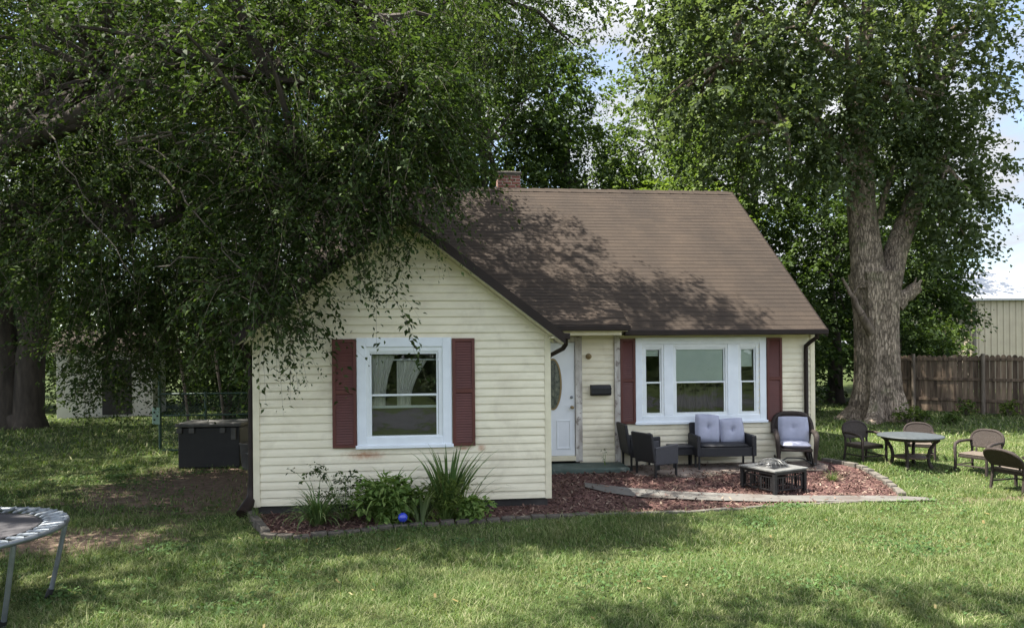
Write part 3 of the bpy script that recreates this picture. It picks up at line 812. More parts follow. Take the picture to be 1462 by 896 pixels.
# shutters: frame with louvres and middle rail
def shutter(x0, x1, z0, z1, Y):
    f = MB(); f.frame(x0, x1, z0, z1, .045, Y - .035, Y); zm = (z0 + z1) / 2 + .02
    f.span(x0 + .045, x1 - .045, Y - .034, Y, zm - .03, zm + .03)
    sh = f.build('shutter', M['shutter'], house, .004)
    l = MB()
    for a, b in ((z0 + .05, zm - .035), (zm + .035, z1 - .05)):
        n = int((b - a) / .036)
        for k in range(n):
            l.box(((x0 + x1) / 2, Y - .016, a + (k + .5) * (b - a) / n), (x1 - x0 - .09, .006, .038), (R(-20), 0, 0))
    l.span(x0 + .04, x1 - .04, Y - .003, Y, z0 + .04, z1 - .04)
    l.build('louvre', M['shutter'], sh)
shutter(-1.48, -1.15, .905, 2.43, WY - .028); shutter(.195, .515, .90, 2.43, WY - .028)
shutter(3.305, 3.588, .885, 2.445, MY - .028); shutter(6.108, 6.405, .88, 2.445, MY - .028)

# door: slab with oval lite, raised panels, frame, threshold
DX0, DX1, DZ0, DZ1 = 1.66, 2.465, .33, 2.38
door = MB().span(DX0 - .1, DX1, MY - .005, MY + .04, DZ0, DZ1).build('front_door', M['door'], house, .004)
def ellipse_ring(mb, cx_, cz_, rx, rz, wdt, y0, y1, n=40):
    vs = []; fs = []
    for k in range(n):
        a = 2 * math.pi * k / n; c_, s_ = math.cos(a), math.sin(a)
        for (ex, y) in ((0, y0), (wdt, y0), (wdt, y1), (0, y1)):
            vs.append((cx_ + (rx + ex) * c_, y, cz_ + (rz + ex) * s_))
    for k in range(n):
        k2 = (k + 1) % n
        for j in range(4):
            j2 = (j + 1) % 4
            fs.append((k * 4 + j, k * 4 + j2, k2 * 4 + j2, k2 * 4 + j))
    mb.add(vs, fs)
mb = MB(); ellipse_ring(mb, 2.06, 1.63, .135, .44, .03, MY - .025, MY - .004); mb.build('oval_frame', M['gold'], door, smooth=True)
mb = MB(); n = 40
mb.add([(2.06 + .137 * math.cos(2 * math.pi * k / n), MY - .009, 1.63 + .442 * math.sin(2 * math.pi * k / n)) for k in range(n)], [tuple(range(n))])
mb.build('oval_glass', M['oval_glass'], door)
mb = MB()
for k in range(5):
    z = 1.63 + (k - 2) * .16; ellipse_ring(mb, 2.06, z, .035, .07, .006, MY - .016, MY - .008, 16)
mb.build('lead_pattern', M['black_metal'], door)
mb = MB(); mb.frame(2.12, 2.39, .45, .98, .03, MY - .016, MY - .003); mb.frame(1.75, 2.03, .45, .98, .03, MY - .016, MY - .003)
mb.build('raised_panel', M['door'], door, .006)
mb = MB(); mb.lathe([(.0, 0), (.028, 0), (.028, .012), (.012, .02), (.012, .045), (.03, .055), (.03, .085), (.0, .095)], (0, 0, 0), 16)
kn = mb.build('door_knob', M['gold'], door, smooth=True); kn.rotation_euler = (R(90), 0, 0); kn.location = (2.405, MY - .005, 1.21)
mb = MB(); mb.lathe([(.0, 0), (.028, 0), (.026, .02), (.0, .026)], (0, 0, 0), 16)
kn = mb.build('deadbolt', M['galv'], door, smooth=True); kn.rotation_euler = (R(90), 0, 0); kn.location = (2.405, MY - .005, 1.39)
mb = MB(); mb.span(DX1 + .005, DX1 + .13, MY - .05, MY + .03, .22, DZ1 + .12); mb.span(WX1 + .03, DX1 + .005, MY - .05, MY + .03, DZ1 + .005, DZ1 + .12)
mb.build('door_frame', M['peeling'], house, .004)
MB().span(WX1 + .03, DX1 + .005, MY - .07, MY + .02, .24, .325).build('threshold', M['cream'], house, .006)
MB().span(3.195, 3.30, MY - .07, MY - .02, .06, 2.565).build('porch_post', M['peeling'], house, .006)
# step
MB().span(WX1 + .04, 3.30, 11.88, MY - .03, -.02, .20).build('porch_step', M['green_step'], house, .02)
# wall lamp
mb = MB(); mb.lathe([(0, 0), (.05, 0), (.055, .012), (.02, .03), (.02, .05), (.034, .06), (.04, .10), (.0, .12)], (0, 0, 0), 16)
la = mb.build('wall_lamp', M['gold'], house, smooth=True); la.rotation_euler = (R(90), 0, 0); la.location = (2.72, MY - .018, 2.13)
# mailbox
mb = MB(); prof = [(-.005, 1.42), (-.10, 1.42), (-.125, 1.455), (-.125, 1.54), (-.09, 1.60), (-.005, 1.615)]
vs = [(x, MY - .016 + y, z) for x in (2.745, 3.115) for y, z in prof]; nn = len(prof)
mb.add(vs, [tuple(range(nn)), tuple(reversed(range(nn, 2 * nn)))] + [(k, nn + k, nn + (k + 1) % nn, (k + 1) % nn) for k in range(nn)])
mbx = mb.build('mailbox', M['black_metal'], house, .006)
mb = MB(); mb.span(2.74, 3.12, MY - .148, MY - .138, 1.535, 1.555); mb.build('lid_lip', M['black_metal'], mbx, .003)

# ------------------------------------------------------------------ foliage generator
def leaves_np(P, D, L, W, nrm, fold=.25):
    """P base, D unit direction, L length, W width, nrm approx normal -> verts (n*4), quads"""
    S = np.cross(D, nrm); S /= np.linalg.norm(S, axis=1, keepdims=True) + 1e-9
    U = np.cross(S, D)
    tip = P + D * L[:, None] - U * (L * .10)[:, None]
    mid = P + D * (L * .48)[:, None]
    a = mid + S * (W / 2)[:, None] + U * (W * fold)[:, None]; b = mid - S * (W / 2)[:, None] + U * (W * fold)[:, None]
    v = np.stack([P, a, tip, b], 1).reshape(-1, 3)
    return v, np.arange(len(v)).reshape(-1, 4)

def unit(v):
    return v / (np.linalg.norm(v, axis=-1, keepdims=True) + 1e-9)

def sprays(P, D, length, nleaf, L, W, droop, g, jitter=.06):
    """leafy twigs: start P, direction D. returns leaf verts + twig polylines"""
    n = len(P)
    t = (np.arange(nleaf)[None, :] + g.random((n, nleaf))) / nleaf
    t = .12 + .88 * t
    ln = length * g.uniform(.6, 1.25, n)
    pos = P[:, None, :] + D[:, None, :] * (ln[:, None] * t)[..., None]
    pos[..., 2] -= (droop * ln[:, None]) * t ** 2
    pos += g.normal(0, jitter, pos.shape) * ln[:, None, None]
    tang = D[:, None, :] * np.ones((n, nleaf, 1)); tang[..., 2] -= 2 * droop * t
    tang = unit(tang)
    rnd = unit(g.normal(0, 1, (n, nleaf, 3)))
    sgn = np.where(np.arange(nleaf) % 2 == 0, 1, -1)[None, :, None]
    sidev = unit(np.cross(tang, np.array([0, 0, 1.0]) + .35 * rnd)) * sgn
    ld = unit(tang * .5 + sidev * .75 + rnd * .55 + np.array([0, 0, -.25]))
    nr = unit(np.array([0, 0, 1.0]) + .75 * unit(g.normal(0, 1, (n, nleaf, 3))))
    sz = g.uniform(.65, 1.25, (n, nleaf)) * g.uniform(.6, 1.3, (n, 1)) * (1.15 - .45 * t)
    v, q = leaves_np(pos.reshape(-1, 3), ld.reshape(-1, 3), (L * sz).ravel(), (W * sz).ravel(), nr.reshape(-1, 3))
    return v, q, ln

def twig_mesh(P, D, ln, droop, r0, seg=4):
    """thin three-sided twigs"""
    n = len(P); ts = np.linspace(0, 1, seg + 1)
    C = P[:, None, :] + D[:, None, :] * (ln[:, None] * ts[None])[..., None]
    C[..., 2] -= droop * ln[:, None] * ts[None] ** 2
    e = np.cross(D, np.array([.2, .1, 1.0])); e = unit(e); f = unit(np.cross(D, e))
    rr = r0 * (1 - .8 * ts)
    ring = []
    for k in range(3):
        a = 2 * np.pi * k / 3
        ring.append(C + (e * np.cos(a) + f * np.sin(a))[:, None, :] * rr[None, :, None])
    V = np.stack(ring, 2)                                    # n, seg+1, 3, 3
    base = np.arange(n * (seg + 1) * 3).reshape(n, seg + 1, 3)
    q = []
    for k in range(3):
        k2 = (k + 1) % 3
        q.append(np.stack([base[:, :-1, k], base[:, :-1, k2], base[:, 1:, k2], base[:, 1:, k]], -1).reshape(-1, 4))
    return V.reshape(-1, 3), np.concatenate(q)

def blob_points(blobs, g, shell=.35):
    """blobs: (x,y,z,rx,ry,rz,n). returns points and outward directions; lumpy outline"""
    Ps = []; Ds = []
    for (x, y, z, rx, ry, rz, n) in blobs:
        d = unit(g.normal(0, 1, (n, 3)))
        rad = shell + (1 - shell) * g.random(n) ** .6
        ph = g.uniform(0, 6.28, 3)
        lump = 1 + .16 * np.sin(5 * d[:, 0] + ph[0] + 2 * d[:, 2]) * np.sin(5 * d[:, 1] + ph[1]) + .12 * np.sin(9 * d[:, 2] + ph[2] + 4 * d[:, 0])
        Ps.append(np.array([x, y, z]) + d * (rad * lump)[:, None] * np.array([rx, ry, rz]))
        Ds.append(d)
    return np.concatenate(Ps), np.concatenate(Ds)

def clump_filter(P, g, scale, cut):
    """open irregular gaps in the crown"""
    q = P / scale
    f = (np.sin(q[:, 0] * 1.7 + 1.3 * np.sin(q[:, 1] * 1.1 + q[:, 2])) + np.sin(q[:, 1] * 1.9 + 1.7 * np.sin(q[:, 2] * 1.2)) + np.sin(q[:, 2] * 2.1 + 1.2 * np.sin(q[:, 0] * 1.4)))
    return f > cut

def not_in_house(P, m=.15):
    x, y, z = P[:, 0], P[:, 1], P[:, 2]
    main = (x > MX0 - m - .2) & (x < MX1 + m + .1) & (y > EAVE_Y - m - .1) & (y < 2 * MRY - EAVE_Y) & (z < MRZ - SM * np.abs(y - MRY) + m + .1)
    wing = (np.abs(x - WCX) < WE + m + .05) & (y > WF - m) & (y < 13.5) & (z < WRZ - SW * np.abs(x - WCX) + m)
    return ~(main | wing)

def limb(mb, p0, p1, r0, r1, sag=.0, n=7, wob=.12, seed=0, sides=9):
    rd = random.Random(seed); p0 = Vector(p0); p1 = Vector(p1); L = (p1 - p0).length
    pts = []; rs = []
    for i in range(n + 1):
        t = i / n; p = p0.lerp(p1, t); p.z += sag * L * math.sin(math.pi * t)
        k = math.sin(math.pi * t) * wob * L * .3
        p += Vector((rd.uniform(-k, k), rd.uniform(-k, k), rd.uniform(-k, k)))
        pts.append(p); rs.append(r0 + (r1 - r0) * t)
    mb.tube(pts, rs, sides)
    return pts

def tree(name, label, base, trunk_r, fork_z, blobs, leaf, leafmat, barkmat, seed, spray_len=1.0, nleaf=14, droop=.35, cut=-1.6, cscale=1.0, twigs=False, group=None, lean=(0, 0), trunk_fn=None, cat='tree', upbias=.15, twig_r=.004, extra=None):
    """tree > trunk (with its limbs), crown"""
    g = np.random.default_rng(seed)
    root = empty(name, base, 0, label, cat, group)
    bx, by, bz = base
    mb = MB()
    if trunk_fn: trunk_fn(mb)
    else:
        fx, fy = bx + lean[0], by + lean[1]
        pts = []; rs = []
        for i in range(8):
            t = i / 7
            pts.append((lean[0] * t + .06 * math.sin(seed + 3 * t), lean[1] * t, fork_z * t - .1)); rs.append(trunk_r * (1.55 - .55 * min(1, t * 5)) * (1 - .25 * t) if t < .2 else trunk_r * (1 - .25 * t))
        mb.tube(pts, rs, 12)
        for k, b in enumerate(blobs):
            limb(mb, (lean[0], lean[1], fork_z - .15), (b[0] - bx, b[1] - by, b[2] - bz + b[5] * .2), trunk_r * .55, trunk_r * .12, .05, seed=seed * 31 + k, sides=8)
    P, D = blob_points(blobs, g)
    k = clump_filter(P, g, cscale, cut) & not_in_house(P, .3) & (P[:, 2] > .1)
    P, D = P[k], D[k]
    if extra is not None:
        P = np.concatenate([P, extra[0]]); D = np.concatenate([D, extra[1]])
    D = unit(D * .75 + .8 * unit(g.normal(0, 1, P.shape)) + np.array([0, 0, upbias]))
    # secondary branches out to some of the twigs
    cs = np.array([[b[0], b[1], b[2]] for b in blobs])
    sel = g.choice(len(P), min(len(P), 10 * len(blobs)), replace=False)
    for i in sel:
        c = cs[np.argmin(((cs - P[i]) ** 2).sum(1))]
        limb(mb, (c[0] - bx, c[1] - by, c[2] - bz), (P[i][0] - bx, P[i][1] - by, P[i][2] - bz), trunk_r * .13 + .01, .012, .04, 5, seed=int(i), sides=5)
    mb.build('trunk', barkmat, root, smooth=True)
    v, q, ln = sprays(P, D, spray_len, nleaf, leaf[0], leaf[1], droop, g)
    c0 = v.reshape(-1, 4, 3).mean(1); ok = not_in_house(c0, .02) & (c0[:, 2] > .03)
    v = v.reshape(-1, 4, 3)[ok].reshape(-1, 3); q = np.arange(len(v)).reshape(-1, 4)
    v = v - np.array([bx, by, bz])
    np_mesh('crown', v, q, leafmat, root)
    if twigs:
        tv, tq = twig_mesh(P - np.array([bx, by, bz]), D, ln * 1.0, droop, twig_r)
        cc = tv.reshape(len(P), -1, 3).mean(1) + np.array([bx, by, bz]); kk = not_in_house(cc, .1)
        m = tv.reshape(len(P), -1, 3)[kk].reshape(-1, 3); per = 5 * 3; nq = len(P)
        b0 = np.arange(len(m)).reshape(-1, 5, 3); ql = []
        for a in range(3):
            a2 = (a + 1) % 3
            ql.append(np.stack([b0[:, :-1, a], b0[:, :-1, a2], b0[:, 1:, a2], b0[:, 1:, a]], -1).reshape(-1, 4))
        np_mesh('twigs', m, np.concatenate(ql), M['bark_twig'], root)
    return root

def S(r, d, z, rx, ry, rz, n):
    x, y, z = site(r, d, z); return (x, y, z, rx, ry, rz, n)

# the near tree whose low limbs hang across the left of the view and over the house
ntb = site(-9.3, 9.6)
near_blobs = [S(-6.0, 10.5, 6.4, 3.0, 2.6, 2.6, 1500), S(-3.3, 9.6, 6.0, 2.0, 2.2, 1.75, 900), S(-5.6, 10.5, 4.1, 2.2, 1.8, 1.25, 800),
              S(-1.9, 10.0, 7.0, 1.5, 2.0, 1.2, 380), S(-.7, 12.5, 8.9, 2.5, 1.25, 1.7, 900), S(-8.2, 10, 9.6, 4.2, 3.8, 3.2, 950), S(-3.3, 14.8, 9.2, 2.2, 1.9, 2.0, 950),
              S(-1.4, 5.5, 9.2, 3.7, 1.0, 1.5, 560), S(-2.6, 8.95, 4.35, 1.3, .55, .6, 230), S(-1.35, 8.9, 4.75, .85, .6, .65, 250), S(-1.35, 8.8, 5.45, .8, .8, .7, 230), S(-2.1, 8.9, 4.15, .8, .45, .45, 110), S(-.9, 8.9, 4.55, .4, .4, .35, 45), S(-3.2, 8.85, 3.1, .65, .5, .6, 120),
              S(-6.7, 11.8, 2.6, .85, .9, .95, 260), S(-5.2, 11.3, 3.0, 1.3, .9, .7, 300), S(-9.5, 9.0, 5.2, 2.0, 2.0, 2.2, 500), S(-8.8, 6.6, 8.6, 3.4, 1.7, 1.8, 480), S(-5.5, 13.5, 8.5, 3.0, 2.6, 3.0, 800)]
def near_trunk(mb):
    mb.tube([(0, 0, -.1), (.02, 0, .25), (.05, .02, .8), (.1, .05, 1.8), (.22, .1, 2.9), (.4, .15, 3.8)], [.85, .62, .52, .47, .45, .42], 14)
    b = Vector((ntb[0], ntb[1], 0))
    hub = Vector((.4, .15, 3.7))
    for k, bl in enumerate(near_blobs[:7] + near_blobs[-2:]):
        limb(mb, hub, Vector(bl[:3]) - b, .22, .035, .10, 9, .16, seed=k + 5)
    # long bare-ish arching branches fanning out toward the house
    h2 = Vector(site(-5.4, 9.6, 5.6)) - b
    limb(mb, hub, h2, .16, .07, .06, 7, .1, seed=77)
# drooping sprays hanging in front of the gable
g = np.random.default_rng(5)
hp = []; hd = []
def hang(r0, d0, z0, n, dr, dzv):
    for i in range(n):
        t = i / max(1, n - 1)
        hp.append(site(r0 + dr * t + g.normal(0, .05), d0 + g.normal(0, .08), z0 + dzv * t)); hd.append((g.normal(.2, .4), g.normal(-.1, .3), -1.0))
for a in ((-2.45, 8.9, 4.1, 7, .5, -.9), (-1.95, 8.9, 3.95, 8, .5, -1.2), (-2.9, 8.9, 3.9, 7, .2, -.8), (-1.55, 9.0, 4.2, 7, .35, -.45), (-3.3, 8.8, 3.6, 10, -.2, -.9), (-2.75, 8.8, 3.5, 6, .3, -.5),
          (-3.0, 8.8, 3.2, 10, .25, -.7), (-3.15, 8.75, 2.9, 12, .5, -.25), (-2.7, 8.8, 3.3, 9, .3, -.6), (-6.3, 11.2, 2.9, 9, .3, -1.0), (-7.1, 11.8, 2.6, 9, -.2, -.9), (-5.8, 11.4, 2.9, 7, -.1, -.8)):
    hang(*a)
tree('drooping_shade_tree', 'large drooping shade tree hanging low leafy limbs over the left of the house', (ntb[0], ntb[1], 0), .5, 3.6, near_blobs, (.090, .042), M['leaf_near'], M['bark_dark'], 3,
     spray_len=.75, nleaf=26, droop=.5, cut=-2.1, cscale=.8, twigs=True, trunk_fn=near_trunk, extra=(np.array(hp), unit(np.array(hd))))

near = bpy.data.objects['drooping_shade_tree']
for k, (p0_, p1_, w0) in enumerate((((-5.0, 8.9, 4.9), (-2.9, 8.5, 4.45), .035), ((-5.0, 8.9, 4.95), (-2.2, 8.6, 4.75), .03), ((-4.7, 8.8, 4.7), (-3.3, 8.4, 3.3), .032), ((-4.9, 8.9, 4.85), (-3.6, 8.5, 4.3), .022),
        ((-3.0, 8.5, 4.4), (-2.35, 8.5, 3.7), .016), ((-3.0, 8.5, 4.4), (-2.7, 8.5, 3.5), .014), ((-3.0, 8.5, 4.4), (-2.1, 8.6, 4.0), .014), ((-3.3, 8.4, 3.3), (-2.75, 8.5, 2.75), .014),
        ((-4.3, 8.5, 3.3), (-3.0, 8.5, 3.4), .016), ((-2.2, 8.6, 4.75), (-1.2, 8.6, 4.7), .014), ((-5.6, 9.0, 4.3), (-4.6, 8.6, 3.1), .02), ((-6.2, 9.0, 5.4), (-5.2, 8.7, 4.1), .022))):
    mb = MB(); limb(mb, Vector(site(*p0_)) - Vector(ntb), Vector(site(*p1_)) - Vector(ntb), w0 * .62, w0 * .16, .06, 9, .2, seed=190 + k, sides=6)
    mb.build('branch', M['branch'], near, smooth=True)

# double trunked tree at the far left
b = site(-14.4, 20.3)
def left_trunk(mb):
    mb.tube([(-.5, 0, .05), (0, .02, .12), (.55, .05, .05)], [.4, .5, .4], 10)
    mb.tube([(-.25, 0, -.1), (-.22, 0, .5), (-.25, 0, 2), (-.5, 0, 4), (-.9, 0, 6.5)], [.62, .42, .38, .34, .26], 12)
    mb.tube([(.3, .05, -.1), (.3, .05, .4), (.38, .05, 2), (.7, .1, 4), (1.4, .2, 7)], [.58, .42, .37, .32, .24], 12)
    o_ = Vector((b[0], b[1], GROUND_RISE))
    for k, (r_, d_, z_) in enumerate(((-14.5, 20, 8.5), (-17, 20, 6), (-12.5, 15.5, 10.5), (-16.5, 15, 9), (-18.5, 17.5, 9.5), (-13.3, 11.3, 9.2))):
        limb(mb, (-.9, 0, 6.4), Vector(site(r_, d_, z_)) - o_, .17, .05, .04, 7, .12, seed=300 + k)
    for k, (r_, d_, z_) in enumerate(((-11, 19, 9.5), (-12.5, 18, 5.2), (-8.5, 17.5, 11), (-12.5, 23.5, 11))):
        limb(mb, (1.38, .2, 6.9), Vector(site(r_, d_, z_)) - o_, .16, .05, .04, 7, .12, seed=320 + k)
tree('twin_trunk_tree', 'dark tree with two thick trunks standing beside the pale shed', (b[0], b[1], gz(0, 20)), .4, 5,
     [S(-14.5, 20, 8.5, 4.2, 4, 4.2, 800), S(-11, 19, 9.5, 3.6, 3.6, 4, 650), S(-17, 20, 6, 3, 3, 3, 350), S(-12.5, 18, 5.2, 2.6, 2, 1.6, 300), S(-12.5, 15.5, 10.5, 4.2, 3.2, 2.6, 1100), S(-8.5, 17.5, 11, 3.8, 3.2, 2.6, 1000), S(-16.5, 15, 9, 3.4, 3, 2.8, 600), S(-12.5, 23.5, 11, 4.5, 3, 3, 800), S(-18.5, 17.5, 9.5, 3.8, 3.4, 2.8, 900), S(-13.3, 11.3, 9.2, 2.8, 1.5, 2.0, 380)],
     (.17, .085), M['leaf_dark'], M['bark_dark'], 8, 1.1, 14, cut=-2.2, trunk_fn=left_trunk)

# big silver maple right of the house
mb_ = site(10.75, 20.6)
def maple_trunk(mb):
    prof = []
    # flared buttressed base
    n = 26; rows = [(-.1, 1.08, .42), (.12, .88, .36), (.4, .70, .26), (.9, .60, .16), (1.5, .565, .12), (2.2, .555, .11), (2.8, .56, .11), (3.3, .59, .12), (3.8, .64, .12), (4.3, .68, .12)]
    vs = []; fs = []
    for j, (z, r_, am) in enumerate(rows):
        for k in range(n):
            a = 2 * math.pi * k / n
            rr = r_ * (1 + am * math.sin(5 * a + .4) + am * .6 * math.sin(8 * a + 1.2) + .02 * math.sin(13 * a + j))
            vs.append((-.05 * z / 4 + rr * math.cos(a), rr * math.sin(a), z))
    for j in range(len(rows) - 1):
        for k in range(n):
            k2 = (k + 1) % n; fs.append((j * n + k, j * n + k2, (j + 1) * n + k2, (j + 1) * n + k))
    mb.add(vs, fs)
    # two leaders
    mb.tube([(-.22, 0, 3.9), (-.34, 0, 5.0), (-.42, .1, 6.4), (-.40, .1, 7.8), (-.25, .2, 9.5), (-.1, .2, 12), (0, .2, 15)], [.50, .43, .39, .34, .26, .17, .08], 14)
    mb.tube([(.30, 0, 3.9), (.55, -.05, 4.9), (.95, -.1, 6.0), (1.4, -.1, 7.2), (1.75, 0, 8.4), (2.1, .2, 10.5), (2.4, .4, 13)], [.40, .33, .28, .23, .17, .11, .05], 14)
    limb(mb, (-.4, 0, 7.2), (-3.2, -.5, 9.2), .2, .05, .08, 7, seed=2); limb(mb, (-.4, .1, 7.6), (-1.8, -1.5, 10.5), .16, .05, .05, 6, seed=3)
    limb(mb, (-.3, .1, 8.6), (1.2, -1.2, 10.8), .14, .04, .05, 6, seed=4); limb(mb, (1.5, -.1, 7.4), (3.3, .2, 7.9), .12, .04, .1, 6, seed=6)
    limb(mb, (.1, 0, 5.9), (.35, -.3, 7.4), .10, .05, .02, 5, seed=12)
    limb(mb, (-.1, 0, 9.5), (-4, .5, 12.5), .16, .04, .06, 7, seed=9); limb(mb, (2.0, 0, 9.5), (3.6, .5, 12.5), .14, .04, .05, 7, seed=10)
maple = tree('silver_maple_tree', 'massive grey barked maple with forked trunk standing right of the house', (mb_[0], mb_[1], gz(0, 20)), .7, 5,
     [S(9.2, 20.6, 12.8, 4.6, 4.2, 4.6, 1500), S(6.2, 19.8, 10.4, 2.6, 2.6, 2.6, 620), S(12.2, 20.8, 10.8, 2.3, 2.6, 3.4, 620), S(13.0, 21.2, 6.9, 1.5, 1.7, 2.3, 330), S(7.6, 19.4, 8.4, 1.9, 1.8, 1.5, 260), S(5.0, 20.5, 13.5, 2.6, 2.8, 2.6, 420), S(10.9, 19.2, 9.3, 2.4, .9, 1.2, 200), S(12.3, 19.8, 7.3, 1.1, .8, 1.2, 150), S(9.2, 19.3, 7.4, .8, .6, .7, 50)],
     (.17, .12), M['leaf_maple'], M['bark_grey'], 21, .95, 16, droop=.5, cut=-1.9, cscale=.9, trunk_fn=maple_trunk)
# broken limbs of the maple
mb = MB(); limb(mb, (-.40, -.35, 2.55), (-.85, -.55, 3.1), .15, .10, 0, 4, .1, seed=1); limb(mb, (-.85, -.55, 3.1), (-1.45, -.6, 4.1), .10, .03, .0, 5, .15, seed=2)
limb(mb, (-1.15, -.6, 3.6), (-.75, -.7, 4.0), .03, .015, .15, 5, .1, seed=3, sides=6); mb.build('broken_limb', M['dead_wood'], maple, smooth=True)
mb = MB(); limb(mb, (.40, -.25, 3.35), (.92, -.5, 3.88), .25, .17, .02, 5, .2, seed=5, sides=11); limb(mb, (.86, -.48, 3.82), (1.02, -.52, 4.06), .10, .03, 0, 3, .3, seed=6, sides=5); limb(mb, (.90, -.42, 3.85), (.98, -.36, 4.15), .06, .015, 0, 3, .3, seed=7, sides=5); mb.build('limb_stub', M['bark_grey'], maple, smooth=True)

# background trees beyond the house
BG = [  # r, d, trunk r, blobs
    ('tall dark tree rising directly behind the chimney', (-.8, 27.5), .35, [(-.8, 27.5, 10.5, 3.0, 3, 4.8, 620), (.9, 27, 7.2, 2.4, 2.2, 2.4, 320), (-1.8, 28, 15.5, 2.6, 2.6, 2.6, 300)], 'leaf_dark'),
    ('dark tree behind the middle of the roof ridge right of the chimney', (2.9, 29), .32, [(2.7, 29, 8.6, 2.3, 2.4, 3.8, 420), (1.6, 29.5, 13.0, 2.0, 2.2, 2.6, 260)], 'leaf_dark'),
    ('short yellow green tree above the middle of the roof ridge', (5.9, 26.5), .2, [(5.9, 26.5, 6.3, 2.3, 2, 1.9, 430), (7.3, 27, 5.2, 1.7, 1.7, 1.8, 240)], 'leaf_light'),
    ('broad mid green tree filling the gap behind the roof\'s right end', (9.6, 29), .35, [(9.6, 29, 9.3, 2.7, 2.8, 4.2, 560), (7.8, 28.5, 9.0, 1.7, 2, 2.6, 230)], 'leaf_mid'),
    ('dark tree seen low between the roof edge and the maple trunk', (12.4, 27), .3, [(12.2, 27, 5.2, 2.3, 2.2, 3.4, 480), (10.6, 26.5, 3.6, 1.6, 1.6, 2.2, 260)], 'leaf_dark'),
    ('round dark tree behind the fence right of the maple trunk', (16.6, 30), .3, [(16.4, 30, 6.2, 2.9, 2.5, 4.4, 820), (18.0, 31, 4.2, 1.7, 1.6, 2.6, 320)], 'leaf_dark'),
    ('mid green tree showing behind the drooping tree left of the chimney', (-4.4, 26), .35, [(-4.4, 26, 9.6, 3.2, 3, 4.4, 620), (-3.2, 25.5, 15, 2.6, 2.6, 2.6, 300)], 'leaf_mid'),
    ('dark tree behind the storage box beyond the chain link fence', (-8.6, 25), .35, [(-8.6, 25, 7.6, 3.2, 3, 4.8, 800), (-7.2, 24.5, 3.2, 2.6, 1.8, 2.8, 560)], 'leaf_dark'),
    ('tall dark tree rising behind the pale shed', (-13.0, 29), .4, [(-13.0, 29, 9.0, 3.8, 3, 6.2, 760)], 'leaf_dark'),
    ('dark tree at the far left edge behind the twin trunks', (-19.5, 28), .4, [(-19.5, 28, 8.0, 3.8, 3, 6.4, 760)], 'leaf_dark'),
    ('mid green tall tree at the back behind the yellow green one', (4.4, 36), .35, [(5.4, 36, 8.0, 3.2, 3, 4.2, 480), (1.5, 37, 14.5, 3.2, 3, 4.2, 460)], 'leaf_mid'),
    ('tall mid green tree at the back left of the maple crown', (8.5, 34), .35, [(7.2, 34, 12.0, 2.6, 2.5, 4.2, 520), (9.8, 34, 15.0, 3.0, 2.5, 3.0, 420), (5.6, 34.5, 9.0, 2.2, 2, 2.6, 300)], 'leaf_mid'),
    ('tall dark tree far back seen through the maple crown, left of its trunk', (12.5, 36), .4, [(12.5, 36, 10.5, 4.6, 3, 7.0, 900)], 'leaf_dark'),
    ('tall dark tree far back seen through the maple crown, right of its trunk', (19.3, 38), .4, [(19.3, 38, 10.5, 4.2, 3, 6.6, 850)], 'leaf_dark'),
    ('broad dark tree at the back left of the pale shed', (-22.0, 36), .4, [(-22, 36, 7.5, 5.0, 3, 7.0, 760)], 'leaf_dark'),
    ('broad dark tree at the back right of the pale shed', (-12.5, 36), .4, [(-12.5, 36, 7.0, 5.0, 3, 6.6, 800)], 'leaf_dark'),
    ('tall light tree at the back beyond the dark trees left of the chimney', (-5.0, 35), .4, [(-5.4, 35, 13.5, 4.2, 3, 5.6, 760)], 'leaf_mid'),
]
for k, (lab, (r_, d_), tr, bl, lm) in enumerate(BG):
    p = site(r_, d_)
    tree('background_tree', lab, (p[0], p[1], GROUND_RISE), tr, min(b[2] for b in bl) - .8, [S(*b) for b in bl], (.22, .14), M[lm], M['bark_dark'], 40 + k, 1.25, 19, droop=.45, cut=-2.0, cscale=1.1, group='trees behind the house')

# shrubs and undergrowth clumps
def shrub(name, label, r_, d_, blobs, leaf, mat, seed, nleaf=14, sl=.5, group=None, cat='shrub'):
    p = site(r_, d_); z0 = gz(p[0], p[1])
    g = np.random.default_rng(seed)
    root = empty(name, (p[0], p[1], z0), 0, label, cat, group)
    P, D = blob_points([S(*b) for b in blobs], g, .2)
    P = P[P[:, 2] > .05]; D = unit(g.normal(0, 1, P.shape) + np.array([0, 0, .6]))
    mb = MB()
    for i in g.choice(len(P), min(len(P), 14), replace=False):
        limb(mb, (0, 0, -.05), tuple(P[i] - np.array([p[0], p[1], z0])), .03 * leaf[0] / .12, .006, .03, 4, seed=int(i), sides=5)
    mb.build('stem', M['bark_twig'], root, smooth=True)
    v, q, ln = sprays(P, D, sl, nleaf, leaf[0], leaf[1], .4, g)
    v -= np.array([p[0], p[1], z0]); c0 = v.reshape(-1, 4, 3)[..., 2].min(1) > -.02
    v = v.reshape(-1, 4, 3)[c0].reshape(-1, 3)
    np_mesh('foliage', v, np.arange(len(v)).reshape(-1, 4), mat, root)
    return root
shrub('bush', 'tall dark bush growing between the house corner and the maple trunk', 8.9, 22.5, [(8.9, 22.5, 1.4, 1.2, 1.0, 1.6, 300), (9.3, 22.8, 3.2, 1.1, 1.0, 1.4, 200)], (.16, .09), M['leaf_dark'], 61, sl=.7, group='bushes behind the yard')
shrub('bush', 'dark bush between the house corner and the maple, nearest the house wall', 7.4, 22.8, [(7.3, 22.8, 1.6, 1.1, 1.0, 1.7, 320)], (.16, .09), M['leaf_mid'], 62, sl=.7, group='bushes behind the yard')
